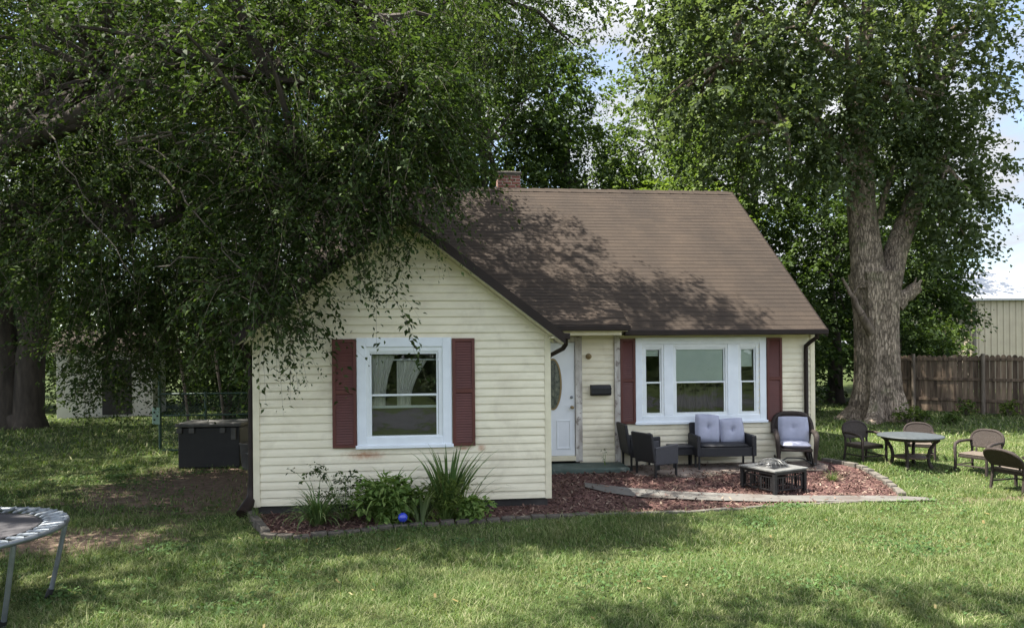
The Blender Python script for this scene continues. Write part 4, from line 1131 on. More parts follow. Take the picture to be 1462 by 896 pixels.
shrub('bush', 'dark bush rising above the fence just right of the maple trunk', 14.2, 25.5, [(14.2, 25.5, 2.0, 1.7, 1.2, 2.0, 360)], (.16, .09), M['leaf_dark'], 63, sl=.7, group='bushes behind the yard')
shrub('bush', 'bush rising above the fence just left of the tan metal building', 15.9, 26.5, [(15.9, 26.5, 1.7, 1.5, 1.1, 1.6, 320)], (.16, .09), M['leaf_mid'], 64, sl=.7, group='bushes behind the yard')
shrub('bush', 'dark bush behind the chain link fence near the black storage box', -6.2, 19.5, [(-6.0, 19.5, 1.5, 1.6, 1.1, 1.6, 420)], (.15, .08), M['leaf_dark'], 65, sl=.7, group='bushes behind the yard')
shrub('bush', 'dark bush close to the right of the pale shed', -9.0, 22.2, [(-8.9, 22.2, 1.8, 1.3, 1.0, 1.9, 380)], (.15, .08), M['leaf_dark'], 66, sl=.7, group='bushes behind the yard')
for k, (lab, r_, d_, rx, rz) in enumerate((('wide dark thicket behind the twin trunked tree', -19.5, 26.0, 3.2, 2.0), ('wide dark thicket behind the left end of the pale shed', -14.6, 27.2, 2.8, 2.2),
        ('wide dark thicket behind the right end of the pale shed', -10.0, 26.6, 2.8, 2.1), ('dark thicket far back between shed and house', -5.6, 23.4, 2.2, 1.9), ('dark thicket seen low beside the house corner, behind the other bushes', 8.4, 26.0, 2.2, 1.9))):
    shrub('thicket', lab, r_, d_, [(r_, d_, rz * .8, rx, 1.1, rz, 620)], (.17, .09), M['leaf_dark'], 160 + k, sl=.75, group='thickets at the back')
W8 = [('leafy weed clump at the foot of the fence nearest the maple', 14.0, 21.6, .40), ('weed clump at the foot of the pale fence post', 15.0, 21.2, .45), ('tall weed clump along the fence left of its right end', 15.2, 19.9, .5),
      ('weed clump at the right end of the fence foot', 15.3, 18.9, .5), ('small leafy weed at the right foot of the maple trunk', 11.3, 19.4, .35), ('weed climbing the front of the maple base', 10.9, 19.3, .5), ('small weed in the grass right of the maple roots', 12.0, 19.2, .25)]
for k, (lab, r_, d_, h_) in enumerate(W8):
    shrub('weed', lab, r_, d_, [(r_, d_, h_ * .55 + .12, h_ * .7, h_ * .5, h_ * .6, 45)], (.09, .055), M['leaf_light' if k % 2 else 'leaf_mid'], 80 + k, 9, .22, 'weeds by the fence and maple', 'weed')

# distant woods closing the horizon
g = np.random.default_rng(99)
n = 5200; r_ = g.uniform(-75, 80, n); d_ = 75 + g.normal(0, 4, n); hh = 5.0 + 1.6 * np.sin(r_ * .21) + 1.1 * np.sin(r_ * .53 + 1)
P = np.stack([r_ * math.cos(TH) + d_ * math.sin(TH), -r_ * math.sin(TH) + d_ * math.cos(TH), .2 + hh * g.random(n) ** .7], -1)
v, q, ln = sprays(P, unit(g.normal(0, 1, P.shape)), 1.6, 9, .75, .5, .3, g)
tag(np_mesh('distant_woods', v, q, M['leaf_dark']), 'far off line of woods closing the view', 'woods', kind='stuff')

g = np.random.default_rng(98)
n = 4200; r_ = g.uniform(-45, 45, n); d_ = -19 + g.normal(0, 2.2, n); hh = 5.2 + 1.6 * np.sin(r_ * .33) + 1.2 * np.sin(r_ * .8 + 1)
P = np.stack([r_ * math.cos(TH) + d_ * math.sin(TH), -r_ * math.sin(TH) + d_ * math.cos(TH), .2 + hh * g.random(n) ** .8], -1)
v, q, ln = sprays(P, unit(g.normal(0, 1, P.shape)), 1.4, 9, .55, .36, .3, g)
tag(np_mesh('roadside_woods', v, q, M['leaf_dark']), 'line of leafy woods across the street from the house', 'woods', kind='stuff')
rd_ = sheet('road', [(-60, -6.5), (60, -6.5), (60, -.6), (-60, -.6)], surf('worn_asphalt', (.055, .055, .057), .9, (.04, .04, .042), 3, bump=.3), .02)

# ------------------------------------------------------------------ garden bed plants
def strap_plant(name, label, x, y, n, h0, h1, wid, spread, mat, seed, bend=.6, cat='plant', lean=0.0):
    rd = random.Random(seed); root = empty(name, (x, y, gz(x, y)), 0, label, cat)
    mb = MB()
    for i in range(n):
        a = rd.uniform(0, 6.283); L = rd.uniform(h0, h1); rr = rd.uniform(0, .08)
        out = Vector((math.cos(a), math.sin(a), 0)); sd = Vector((-math.sin(a), math.cos(a), 0))
        tilt = rd.uniform(.05, spread); bd = bend * rd.uniform(.5, 1.3)
        p = Vector((rr * math.cos(a), rr * math.sin(a), 0)); ang = tilt
        pts = []; ws = []
        m = 7
        for j in range(m + 1):
            t = j / m; pts.append(p.copy()); ws.append(wid * (.55 + .9 * t if t < .4 else .91 * (1 - ((t - .4) / .6) ** 1.6) + .04))
            ang += bd * t * .55
            p = p + (Vector((0, 0, 1)) * math.cos(ang) + out * math.sin(ang) + Vector((lean, 0, 0))) * (L / m)
        mb.ribbon(pts, ws, sd)
    mb.build('leaves', mat, root)
    return root
def leafy_plant(name, label, x, y, blobs, leaf, mat, seed, nleaf, sl, cat='plant'):
    g = np.random.default_rng(seed); root = empty(name, (x, y, gz(x, y)), 0, label, cat)
    P, D = blob_points([(b[0], b[1], b[2], b[3], b[4], b[5], b[6]) for b in blobs], g, .15); P = P[P[:, 2] > .02]
    D = unit(unit(g.normal(0, 1, P.shape)) + np.array([0, -.1, .7]))
    v, q, ln = sprays(P, D, sl, nleaf, leaf[0], leaf[1], .5, g)
    c0 = v.reshape(-1, 4, 3); ok = (c0[..., 2].min(1) > -.03) & (c0[..., 1].max(1) < (WY if y < 10 else MY) - .02 - y)
    v = c0[ok].reshape(-1, 3)
    np_mesh('foliage', v, np.arange(len(v)).reshape(-1, 4), mat, root)
    mb = MB()
    for i in range(0, len(P), 3): limb(mb, (P[i][0] * .15, P[i][1] * .15, 0), tuple(P[i]), .006, .002, .02, 4, seed=i, sides=4)
    mb.build('stems', M['leaf_bed'], root)
    return root
strap_plant('daylily', 'low arching daylily clump at the left end of the garden bed', -1.58, 9.32, 190, .38, .72, .018, .9, M['leaf_blade'], 1, 1.0)
leafy_plant('rose_bush', 'sparse leggy bush leaning left in front of the maroon shutter', -1.25, 9.55, [(-.02, 0, .42, .34, .18, .24, 44), (-.38, 0, .68, .24, .10, .07, 13), (.2, 0, .30, .25, .15, .25, 30)], (.055, .03), M['leaf_near'], 2, 9, .22)
leafy_plant('peony', 'bushy bright green leafy plant in the middle of the garden bed', -.72, 9.33, [(0, 0, .30, .40, .24, .30, 150), (.2, -.05, .22, .32, .2, .2, 80)], (.12, .05), M['leaf_bed'], 3, 8, .22)
strap_plant('fountain_iris', 'arching broad bladed plant behind the bushy green one', -.68, 9.50, 95, .62, .92, .034, .65, M['leaf_bed'], 4, 1.05)
strap_plant('striped_iris', 'pale striped bladed plant beside the blue garden globe', -.24, 9.20, 34, .42, .66, .034, .45, M['leaf_pale'], 5, .55)
strap_plant('gladiolus', 'tall dark spiky bladed plant rising under the wing window', 0.10, 9.42, 60, .72, 1.14, .042, .42, M['leaf_blade'], 6, .35, lean=.05)
leafy_plant('feathery_plant', 'feathery yellow green plant around the tall spiky blades', .08, 9.28, [(0, 0, .34, .32, .18, .34, 150)], (.085, .016), M['leaf_light'], 7, 14, .2)
leafy_plant('hosta', 'low rounded leafy plant at the right end of the garden plants', .42, 9.30, [(0, 0, .15, .26, .17, .15, 110)], (.085, .055), M['leaf_bed'], 8, 7, .13)
strap_plant('dead_frond', 'few brown drooping blades right of the tall spiky plant', 0.30, 9.45, 12, .7, .9, .018, .9, M['leaf_blade'], 9, 1.0, lean=.25)
strap_plant('grass_tuft', 'small tuft of grass growing in the mulch right of the fire pit', 6.45, 10.95, 80, .12, .26, .007, .8, M['grass'], 10, .8)
strap_plant('grass_tuft', 'grass tuft at the left corner of the bed edging', -2.45, 9.62, 60, .12, .24, .008, .8, M['grass'], 12, .8)
leafy_plant('seedling', 'thin weed seedling standing on the green porch step', 2.93, 12.2, [(0, 0, .22, .05, .05, .12, 5)], (.05, .02), M['leaf_near'], 11, 5, .12)
bpy.data.objects['seedling'].location.z = .20
# blue globe
gl = empty('garden_globe', (-.47, 9.03, 0), 0, 'cobalt blue glass garden globe on a stake at the bed edge', 'garden globe')
MB().lathe([(0, -.062)] + [(.062 * math.sin(math.pi * k / 12), -.062 * math.cos(math.pi * k / 12)) for k in range(1, 12)] + [(0, .062)], (0, 0, .135), 20).build('globe', M['blue_glass'], gl, smooth=True)
MB().tube([(0, 0, -.05), (0, 0, .08)], .012, 8).build('stake', M['black_metal'], gl)

# edging stones along the bed and round the patio end
def along(pts, step):
    out = []; carry = 0
    for (x0, y0), (x1, y1) in zip(pts[:-1], pts[1:]):
        L = math.hypot(x1 - x0, y1 - y0); s = carry
        while s < L:
            t = s / L; out.append((x0 + (x1 - x0) * t, y0 + (y1 - y0) * t, math.atan2(y1 - y0, x1 - x0))); s += step
        carry = s - L
    return out
rd = random.Random(4)
def stones(pts, size, mat, label, group):
    src = None
    for k, (x, y, a) in enumerate(along(pts, size[0] + .012)):
        if src is None or k < 4:
            o = MB().box((0, 0, 0), (size[0], size[1], size[2])).build('edging_stone', mat, None, .012)
            src = o
        else:
            o = src.copy(); COL.objects.link(o)
        o.location = (x, y, gz(x, y) + size[2] / 2 - .03 + rd.uniform(-.008, .010)); o.rotation_euler = (rd.uniform(-.05, .05), rd.uniform(-.04, .04), a + rd.uniform(-.06, .06))
        s_ = rd.uniform(.9, 1.05); o.scale = (s_, rd.uniform(.9, 1.1), 1)
        tag(o, label, 'edging stone', group)
stones([(-2.62, 10.0), (-2.10, 8.80)], (.22, .10, .12), M['stone'], 'grey block edging the left side of the mulch bed by the house corner', 'bed edging blocks, left side')
stones([(-2.06, 8.76), (-1.67, 8.68), (-1.11, 8.84), (-.57, 9.02), (.48, 9.18), (1.23, 9.24), (1.91, 9.29)], (.19, .10, .085), M['stone'], 'grey block edging the mulch bed along the lawn below the garden plants', 'bed edging blocks, planted front')
stones([(1.95, 9.30), (3.43, 9.32), (4.69, 9.48), (5.7, 9.56), (6.6, 9.62)], (.30, .06, .06), M['pale_stone'], 'thin pale strip stone edging the mulch between lawn and path', 'thin edging stones by the path')
stones([(6.95, 9.95), (7.05, 10.15), (7.28, 10.86), (7.42, 11.7), (7.2, 12.4)], (.24, .11, .10), M['pale_stone'], 'pale curb stone curving round the right end of the mulch patio', 'curved curb stones of the patio')

# ------------------------------------------------------------------ patio furniture
def rbox(mb, c, size, rot=(0, 0, 0)): mb.box(c, size, rot); return mb
def pillow_mesh(w_, h_, t_, n=12, tuft=True):
    """puffy tufted cushion standing in xz, thickness in y"""
    vs = []; fs = []
    for side in (-1, 1):
        for j in range(n + 1):
            for i in range(n + 1):
                u = i / n * 2 - 1; v_ = j / n * 2 - 1
                e = (1 - abs(u) ** 5) * (1 - abs(v_) ** 5)
                th = t_ / 2 * max(.0, e) ** .45
                if tuft: th *= 1 - .75 * math.exp(-((u) ** 2 + (v_ - .1) ** 2) / .022) - .13 * math.exp(-(u ** 2) / .01) - .10 * math.exp(-((v_ - .1) ** 2) / .01)
                shrink = 1 - .05 * (abs(u * v_)) ** 2
                vs.append((u * w_ / 2 * shrink, side * th, v_ * h_ / 2 * shrink))
    m = (n + 1) ** 2
    for s_ in (0, 1):
        for j in range(n):
            for i in range(n):
                a = s_ * m + j * (n + 1) + i
                f = (a, a + 1, a + n + 2, a + n + 1)
                fs.append(f if s_ == 0 else f[::-1])
    mb = MB(); mb.add(vs, fs); return mb

def armchair_parts(t, wdt, depth, mat, back_h=.80, arm_h=.60, seats=1):
    """box-form wicker seat facing -y (local), centred"""
    hw = wdt / 2
    MB().box((0, 0, .34), (wdt - .14, depth - .1, .14)).build('seat', mat, t, .015)
    MB().box((0, depth / 2 - .02, .56), (wdt - .02, .06, .52), (R(-9), 0, 0)).build('backrest', mat, t, .02)
    for s in (-1, 1):
        mb = MB(); x = s * (hw - .035)
        # arm panel: sloping top rising to the front
        pr = [(-depth / 2, .24), (depth / 2 - .06, .24), (depth / 2 - .06, arm_h - .04), (-depth / 2, arm_h)]
        vs = [(x + dx, y, z) for dx in (-.033, .033) for y, z in pr]
        mb.add(vs, [(0, 1, 2, 3), (7, 6, 5, 4), (0, 4, 5, 1), (1, 5, 6, 2), (2, 6, 7, 3), (3, 7, 4, 0)])
        mb.build('arm_panel', mat, t, .015)
        for y in (-depth / 2 + .03, depth / 2 - .08):
            MB().box((x, y, .13), (.035, .035, .27)).build('leg', M['black_metal'], t, .004)
t = empty('wicker_armchair', (3.56, 12.24, GROUND_RISE), R(90), 'black wicker armchair tucked against the wall behind the other armchair', 'armchair', 'black wicker armchairs')
armchair_parts(t, .62, .60, M['black_wicker'], arm_h=.60)
t2 = copy_tree(t); t2.location = (3.66, 11.62, gz(0, 11.62)); t2.scale = (.9, .9, .92); t2.rotation_euler = (0, 0, R(112)); t2['label'] = 'black wicker armchair nearest the mulch, facing the loveseat with its side panel showing'
for ch in t2.children:
    if ch.name.startswith('arm_panel'): ch.data = ch.data.copy(); ch.data.materials[0] = M['grey_wicker']

# small side table
t = empty('side_table', (4.36, 12.28, GROUND_RISE), R(0), 'low black wicker side table between armchair and loveseat', 'side table')
MB().box((0, 0, .40), (.50, .42, .025)).build('table_top', M['grey_wicker'], t, .006)
MB().box((0, 0, .315), (.47, .39, .14)).build('apron', M['black_wicker'], t, .01)
for sx in (-1, 1):
    for sy in (-1, 1): MB().box((sx * .215, sy * .175, .13), (.035, .035, .26)).build('leg', M['black_metal'], t, .004)

# loveseat
t = empty('loveseat', (5.04, 12.12, GROUND_RISE), R(-4), 'black wicker loveseat with two lavender grey back cushions under the front window', 'loveseat')
MB().box((0, 0, .33), (1.02, .60, .17)).build('seat_frame', M['black_wicker'], t, .012)
MB().box((0, .27, .58), (1.10, .06, .50), (R(-10), 0, 0)).build('backrest', M['black_wicker'], t, .02)
for s in (-1, 1):
    MB().box((s * .545, -.02, .44), (.075, .62, .38)).build('arm_panel', M['black_wicker'], t, .015)
    for y in (-.28, .26): MB().box((s * .53, y, .13), (.035, .035, .27)).build('leg', M['black_metal'], t, .004)
for x, z, rz_, h_ in ((-.24, .72, R(4), .56), (.25, .67, R(-3), .50)):
    c_ = pillow_mesh(.50, h_, .20).build('back_cushion', M['cushion'], t, smooth=True); c_.location = (x, .12, z); c_.rotation_euler = (R(-13), rz_, 0)
c_ = pillow_mesh(.98, .54, .09, tuft=False).build('seat_cushion', M['black_wicker'], t, smooth=True); c_.location = (0, -.03, .435); c_.rotation_euler = (R(90), 0, 0)

# rocking chair with rounded wicker back
def arc(fn, n): return [fn(k / n) for k in range(n + 1)]
t = empty('rocking_chair', (6.41, 12.10, GROUND_RISE), R(-20), 'dark wicker rocking chair with tufted lavender cushion at the house corner', 'rocking chair')
def round_panel(w_, h_, th, n=18, p=3.2):
    """rounded-top slab in xz"""
    out = [(-w_ / 2 * .86, 0)] + [(w_ / 2 * -math.copysign(abs(math.cos(a)) ** (2 / p), math.cos(a)), h_ * (.35 + .65 * abs(math.sin(a)) ** (2 / p))) for a in [math.pi * k / n for k in range(n + 1)]] + [(w_ / 2 * .86, 0)]
    m = len(out); vs = [(x, y, z) for y in (-th / 2, th / 2) for x, z in out]
    mb = MB(); mb.add(vs, [tuple(range(m)), tuple(reversed(range(m, 2 * m)))] + [(k, m + k, m + (k + 1) % m, (k + 1) % m) for k in range(m)])
    return mb, out
pm, out = round_panel(.74, .60, .07); bk = pm.build('backrest', M['dark_wicker'], t, .02); bk.location = (0, .24, .40); bk.rotation_euler = (R(-16), 0, 0)
mb = MB(); mb.tube([(x * 1.03, -.01, z * 1.03) for x, z in out[1:-1]], .05, 8); rim = mb.build('back_rim', M['dark_wicker'], bk, smooth=True)
c_ = pillow_mesh(.60, .52, .15).build('back_cushion', M['cushion'], t, smooth=True); c_.location = (0, .15, .70); c_.rotation_euler = (R(-16), 0, 0)
c_ = pillow_mesh(.58, .54, .12, tuft=False).build('seat_cushion', M['cushion'], t, smooth=True); c_.location = (0, -.07, .43); c_.rotation_euler = (R(90), 0, 0)
MB().box((0, -.05, .345), (.60, .56, .06)).build('seat', M['dark_wicker'], t, .015)
for s in (-1, 1):
    mb = MB(); x = s * .355
    mb.tube([(x, .22, .66), (x * 1.04, .05, .67), (x * 1.06, -.15, .66), (x * 1.06, -.29, .61), (x * 1.03, -.34, .50), (x, -.31, .34), (x * .97, -.30, .16), (x * .97, -.32, .06)], [.045, .05, .055, .055, .05, .045, .04, .03], 8)
    mb.build('arm', M['brown_wicker'] if s > 0 else M['dark_wicker'], t, smooth=True)
    mb = MB(); mb.tube([(x * .95, -.36, .10), (x * .95, -.2, .045), (x * .95, 0, .028), (x * .95, .2, .05), (x * .95, .42, .13)], .022, 8); mb.build('rocker', M['black_metal'], t, smooth=True)
    mb = MB(); mb.tube([(x * .8, .1, .34), (x * .95, .2, .06)], .018, 6); mb.tube([(x * .8, -.15, .34), (x * .95, -.1, .05)], .018, 6); mb.build('leg', M['black_metal'], t, smooth=True)
mb = MB(); mb.tube([(-.33, 0, .04), (-.15, -.02, .15), (.15, -.02, .15), (.33, 0, .04)], .012, 6); mb.build('stretcher', M['black_metal'], t, smooth=True)

# fire pit table
fx, fy, _ = site(4.10, 11.05); t = empty('fire_pit_table', (fx, fy, gz(fx, fy)), R(22), 'square black fire pit table with slate rim and domed spark screen', 'fire pit')
HT = .43
mb = MB(); s_ = .44; i_ = .25
for a, b, c_, d_ in ((-s_, s_, -s_, -i_), (-s_, s_, i_, s_), (-s_, -i_, -i_, i_), (i_, s_, -i_, i_)): mb.span(a, b, c_, d_, HT - .03, HT)
mb.build('table_top', M['slate'], t, .006)
mb = MB()
for sx in (-1, 1): mb.box((sx * .405, 0, HT - .055), (.03, .78, .05)); mb.box((0, sx * .405, HT - .055), (.78, .03, .05))
mb.build('apron', M['black_metal'], t, .004)
for sx in (-1, 1):
    for sy in (-1, 1):
        mb = MB(); mb.box((sx * .39, sy * .39, (HT - .03) / 2 - .005), (.065, .065, HT - .03)); mb.build('leg', M['black_metal'], t, .006)
for rot_ in range(4):
    mb = MB()
    m = Matrix.Rotation(rot_ * math.pi / 2, 3, 'Z')
    def bx(c_, sz):
        mb.box(m @ Vector(c_), sz if rot_ % 2 == 0 else (sz[1], sz[0], sz[2]))
    bx((0, -.39, .075), (.72, .02, .022)); bx((0, -.39, .30), (.72, .02, .018))
    for k in range(11):
        x = -.31 + k * .062
        if k % 4 == 2: bx((x, -.39, .19), (.05, .012, .20))
        else: bx((x, -.39, .19), (.012, .012, .22))
    mb.build('lattice_panel', M['black_metal'], t)
MB().lathe([(.0, .10), (.12, .11), (.22, .20), (.255, .40), (.275, .436), (.255, .436), (.235, .40), (.2, .22), (.0, .13)], (0, 0, 0), 24).build('fire_bowl', M['black_metal'], t, smooth=True)
mb = MB()   # spark screen woven of wire
for k in range(20):
    a = 2 * math.pi * k / 20
    pts = [(.27 * math.cos(a) * math.cos(f), .27 * math.sin(a) * math.cos(f), HT + .005 + .13 * math.sin(f)) for f in [math.pi / 2 * j / 7 for j in range(8)]]
    mb.tube(pts, .0026, 4, False)
for j in range(1, 7):
    f = math.pi / 2 * j / 7
    mb.tube([(.27 * math.cos(2 * math.pi * k / 20) * math.cos(f), .27 * math.sin(2 * math.pi * k / 20) * math.cos(f), HT + .005 + .13 * math.sin(f)) for k in range(21)], .0026, 4, False)
for k in range(4):
    a = 2 * math.pi * k / 4 + .4
    mb.tube([(.272 * math.cos(a) * math.cos(f), .272 * math.sin(a) * math.cos(f), HT + .006 + .132 * math.sin(f)) for f in [math.pi / 2 * j / 7 for j in range(8)]], .007, 6)
mb.tube([(.272 * math.cos(2 * math.pi * k / 24), .272 * math.sin(2 * math.pi * k / 24), HT + .008) for k in range(25)], .008, 6, False)
mb.lathe([(0, .128), (.02, .13), (.02, .155), (0, .16)], (0, 0, HT), 10)
mb.build('spark_screen', M['spark_mesh'], t, smooth=True)

for nm, sc_ in (('loveseat', .91), ('rocking_chair', .88), ('fire_pit_table', .83), ('side_table', .92)): bpy.data.objects[nm].scale = (sc_, sc_, sc_ + .04)
# round garden table with curved wicker legs
tx, ty, _ = site(7.12, 12.55); t = empty('garden_table', (tx, ty, gz(tx, ty)), 0, 'round grey topped garden table with curved wicker legs on the lawn', 'table')
MB().lathe([(0, .545), (.60, .545), (.645, .555), (.655, .57), (.645, .585), (.60, .59), (0, .59)], (0, 0, 0), 48).build('table_top', M['table_top'], t, smooth=True)
MB().lathe([(.0, .50), (.50, .50), (.53, .52), (.53, .545), (0, .545)], (0, 0, 0), 36).build('apron', M['brown_wicker'], t, smooth=True)
for k in range(4):
    a = R(45) + k * math.pi / 2; ca, sa = math.cos(a), math.sin(a)
    mb = MB(); mb.tube([(.56 * ca, .56 * sa, .53), (.46 * ca, .46 * sa, .46), (.37 * ca, .37 * sa, .33), (.34 * ca, .34 * sa, .2), (.36 * ca, .36 * sa, .08), (.42 * ca, .42 * sa, -.01)], [.03, .034, .036, .036, .036, .04], 8)
    mb.build('leg', M['brown_wicker'], t, smooth=True)
MB().lathe([(.0, .17), (.33, .17), (.345, .185), (.33, .20), (0, .20)], (0, 0, 0), 28).build('lower_shelf', M['wicker_strand'], t, smooth=True)

t.scale = (.82, .82, .97)
# wicker garden chairs with arched backs
def garden_chair():
    t = empty('garden_chair', (0, 0, 0), 0, 'brown wicker garden chair', 'chair', 'wicker garden chairs')
    pm, out = round_panel(.60, .36, .035, 18, 2.6)
    bk = pm.build('backrest', M['brown_wicker'], t, .012); bk.location = (0, .25, .47); bk.rotation_euler = (R(-14), 0, 0)
    mb = MB(); mb.tube([(x, 0, z) for x, z in out], .028, 8); mb.build('back_rim', M['dark_wicker'], bk, smooth=True)
    mb = MB()
    for s in (-1, 1): mb.tube([(s * .17, .21, .38), (s * .17, .25, .50)], .016, 6)
    mb.build('back_stay', M['dark_wicker'], t, smooth=True)
    MB().box((0, 0, .37), (.50, .50, .035)).build('seat', M['tan_cushion'], t, .014)
    MB().box((0, 0, .325), (.52, .50, .055)).build('seat_apron', M['brown_wicker'], t, .012)
    for s in (-1, 1):
        x = s * .29
        mb = MB(); mb.tube([(x * .98, .29, .60), (x * 1.04, .1, .605), (x * 1.08, -.12, .595), (x * 1.07, -.245, .56), (x * 1.02, -.285, .48), (x, -.28, .3), (x, -.285, 0)], [.026, .028, .032, .032, .03, .028, .026], 8)
        mb.build('arm', M['dark_wicker'], t, smooth=True)
        mb = MB(); mb.tube([(x * .92, .26, .50), (x * .92, .25, .3), (x * .95, .29, 0)], .024, 8); mb.build('leg', M['brown_wicker'], t, smooth=True)
    mb = MB(); mb.tube([(-.27, -.27, .15), (.27, -.27, .15)], .014, 6); mb.tube([(-.27, -.27, .15), (-.27, .27, .15)], .014, 6); mb.tube([(.27, -.27, .15), (.27, .27, .15)], .014, 6)
    mb.build('stretcher', M['dark_wicker'], t, smooth=True)
    return t
gc = garden_chair()
spots = [(6.58, 13.1, 8, 0, 'brown wicker garden chair facing forward left of the round table'), (7.75, 13.35, -32, 0, 'wicker garden chair half hidden behind the round garden table'),
         (8.05, 12.1, -68, 0, 'dark wicker garden chair facing left toward the round table from its right'), (7.85, 10.85, 100, 0, 'reclining wicker garden chair with its back to the table near the right edge')]
for k, (r_, d_, a, tl, lab) in enumerate(spots):
    o = gc if k == 0 else copy_tree(gc)
    p = site(r_, d_); o.location = (p[0], p[1], gz(p[0], p[1])); o.rotation_euler = (0, 0, R(a)); o['label'] = lab
    sc_ = (.88, .80, .88, .95)[k]; o.scale = (sc_, sc_, sc_)
    if k == 3:
        for ch in o.children:
            if ch.name.startswith('backrest'): ch.rotation_euler = (R(-38), 0, 0); ch.location = (0, .25, .42)

# ------------------------------------------------------------------ fence, sheds, left yard
F0 = Vector(site(13.2, 23.6)); F1 = Vector(site(16.4, 20.6)); F0.z = F1.z = GROUND_RISE
def fence():
    root = empty('wooden_fence', F0, math.atan2(F1.y - F0.y, F1.x - F0.x), 'weathered brown board privacy fence behind the garden chairs', 'fence')
    L = (F1 - F0).length + 3.0
    rd = random.Random(3); boards = MB(); n = int((L + 1.5) / .145)
    for k in range(n):
        x = -1.5 + k * .145; h = 1.84 + rd.uniform(-.03, .03); w_ = .136
        yo = rd.uniform(-.004, .004)
        boards.add([(x + dx, .03 + yo + dy, z) for dy in (0, .018) for dx, z in ((0, .03), (w_, .03), (w_, h - .05), (w_ * .72, h), (w_ * .28, h), (0, h - .05))],
                   [(0, 1, 2, 3, 4, 5), (11, 10, 9, 8, 7, 6), (0, 6, 7, 1), (1, 7, 8, 2), (2, 8, 9, 3), (3, 9, 10, 4), (4, 10, 11, 5), (5, 11, 6, 0)])
    boards.build('fence_boards', M['fence_wood'], root)
    for z in (.42, 1.08, 1.72): MB().span(-1.5, L, -.012, .026, z - .045, z + .045).build('rail', M['fence_wood'], root, .004)
    for k in range(4):
        x = .3 + k * 1.95
        mb = MB(); mb.tube([(x, -.07, -.1), (x, -.07, 1.0), (x, -.07, 1.9)], [.062, .058, .056], 10); mb.build('fence_post', M['fence_post'], root, smooth=True)
    return root
fence()

# tan metal building
b0 = site(23.1, 35); t = empty('metal_building', (b0[0], b0[1], GROUND_RISE), R(-6), 'tan ribbed metal building with grey roof beyond the fence', 'building')
mb = MB(); x = 0
pts = []
while x < 9.0:
    pts += [(x, 0), (x + .20, 0), (x + .23, -.03), (x + .28, -.03), (x + .31, 0)]; x += .31
vs = [(a, b, 0) for a, b in pts] + [(a, b, 4.5) for a, b in pts]; m = len(pts)
mb.add(vs, [(k, k + 1, m + k + 1, m + k) for k in range(m - 1)])
mb.add([(0, 0, 0), (0, 9, 0), (0, 9, 4.5), (0, 4.5, 6.2), (0, 0, 4.5)], [(0, 1, 2, 3, 4)])
mb.build('wall', M['tan_metal'], t)
MB().span(-.07, .07, -.07, .05, 0, 4.5).build('corner_trim', surf('dark_corner_trim', (.14, .12, .10), .6), t, .01)
mb = MB(); mb.add([(-.25, -.3, 4.5), (9.2, -.3, 4.5), (9.2, 4.5, 6.35), (-.25, 4.5, 6.35), (-.25, 9.3, 4.5), (9.2, 9.3, 4.5), (-.25, -.3, 4.4), (9.2, -.3, 4.4)], [(0, 1, 2, 3), (3, 2, 5, 4), (6, 7, 1, 0)])
mb.build('roof', M['roof_metal'], t)

# pale shed at left
b0 = site(-15.1, 23.2); t = empty('garden_shed', (b0[0], b0[1], GROUND_RISE), R(10), 'pale low shed at the back of the left yard behind hanging leaves', 'shed')
mb = MB(); mb.span(0, 2.9, 0, 2.2, 0, 2.25)
mb.add([(0, 0, 2.25), (0, 2.2, 2.25), (0, 1.1, 2.9), (2.9, 0, 2.25), (2.9, 2.2, 2.25), (2.9, 1.1, 2.9)], [(0, 2, 1), (3, 4, 5)])
mb.build('wall', M['shed_white'], t, .01)
mb = MB(); mb.add([(-.15, -.2, 2.19), (3.05, -.2, 2.19), (3.05, 1.1, 2.97), (-.15, 1.1, 2.97), (-.15, 2.4, 2.19), (3.05, 2.4, 2.19)], [(0, 1, 2, 3), (3, 2, 5, 4)]); mb.build('roof', M['shingle'], t)
dr = MB().span(1.35, 2.25, -.03, -.002, .08, 1.95).build('door', surf('dark_shed_door', (.05, .045, .04), .8), t, .006)
MB().box((2.15, -.05, 1.0), (.03, .03, .1)).build('handle', M['galv'], dr)

# chain link fence and gate post
p0 = site(-7.55, 15.0); p1 = site(-5.05, 15.2)
t = empty('chain_link_fence', (p0[0], p0[1], GROUND_RISE), math.atan2(p1[1] - p0[1], p1[0] - p0[0]), 'dark green chain link fence behind the black storage box', 'fence')
L = 2.9; Hh = 1.25
mb = MB()
k = -Hh
while k < L:
    a0 = max(0, k); z0 = a0 - k; a1 = min(L, k + Hh); z1 = a1 - k
    if a1 > a0: mb.tube([(a0, 0, z0 + .03), (a1, 0, z1 + .03)], .0028, 3, False); mb.tube([(a0, .006, Hh - z0 + .03), (a1, .006, Hh - z1 + .03)], .0028, 3, False)
    k += .075
mb.build('wire_mesh', M['green_metal'], t)
for z in (.06, .80, 1.26): 
    mb = MB(); mb.tube([(0, 0, z), (L, 0, z)], .02, 8); mb.build('rail', M['green_metal'], t, smooth=True)
for x, h in ((0, 1.75), (.95, 1.3), (1.9, 1.75), (2.9, 1.3)):
    mb = MB(); mb.tube([(x, 0, -.1), (x, 0, h)], .032, 8); mb.build('fence_post', M['green_metal'], t, smooth=True)
pl = MB().span(-.14, .02, -.06, -.035, .62, .98).build('latch_plate', M['pale_green'], t, .01)
mb = MB()
for x, z in ((-.09, .72), (-.03, .80), (-.09, .88)): mb.span(x - .018, x + .018, -.066, -.059, z - .02, z + .02)
mb.build('bolt', M['black_metal'], pl)

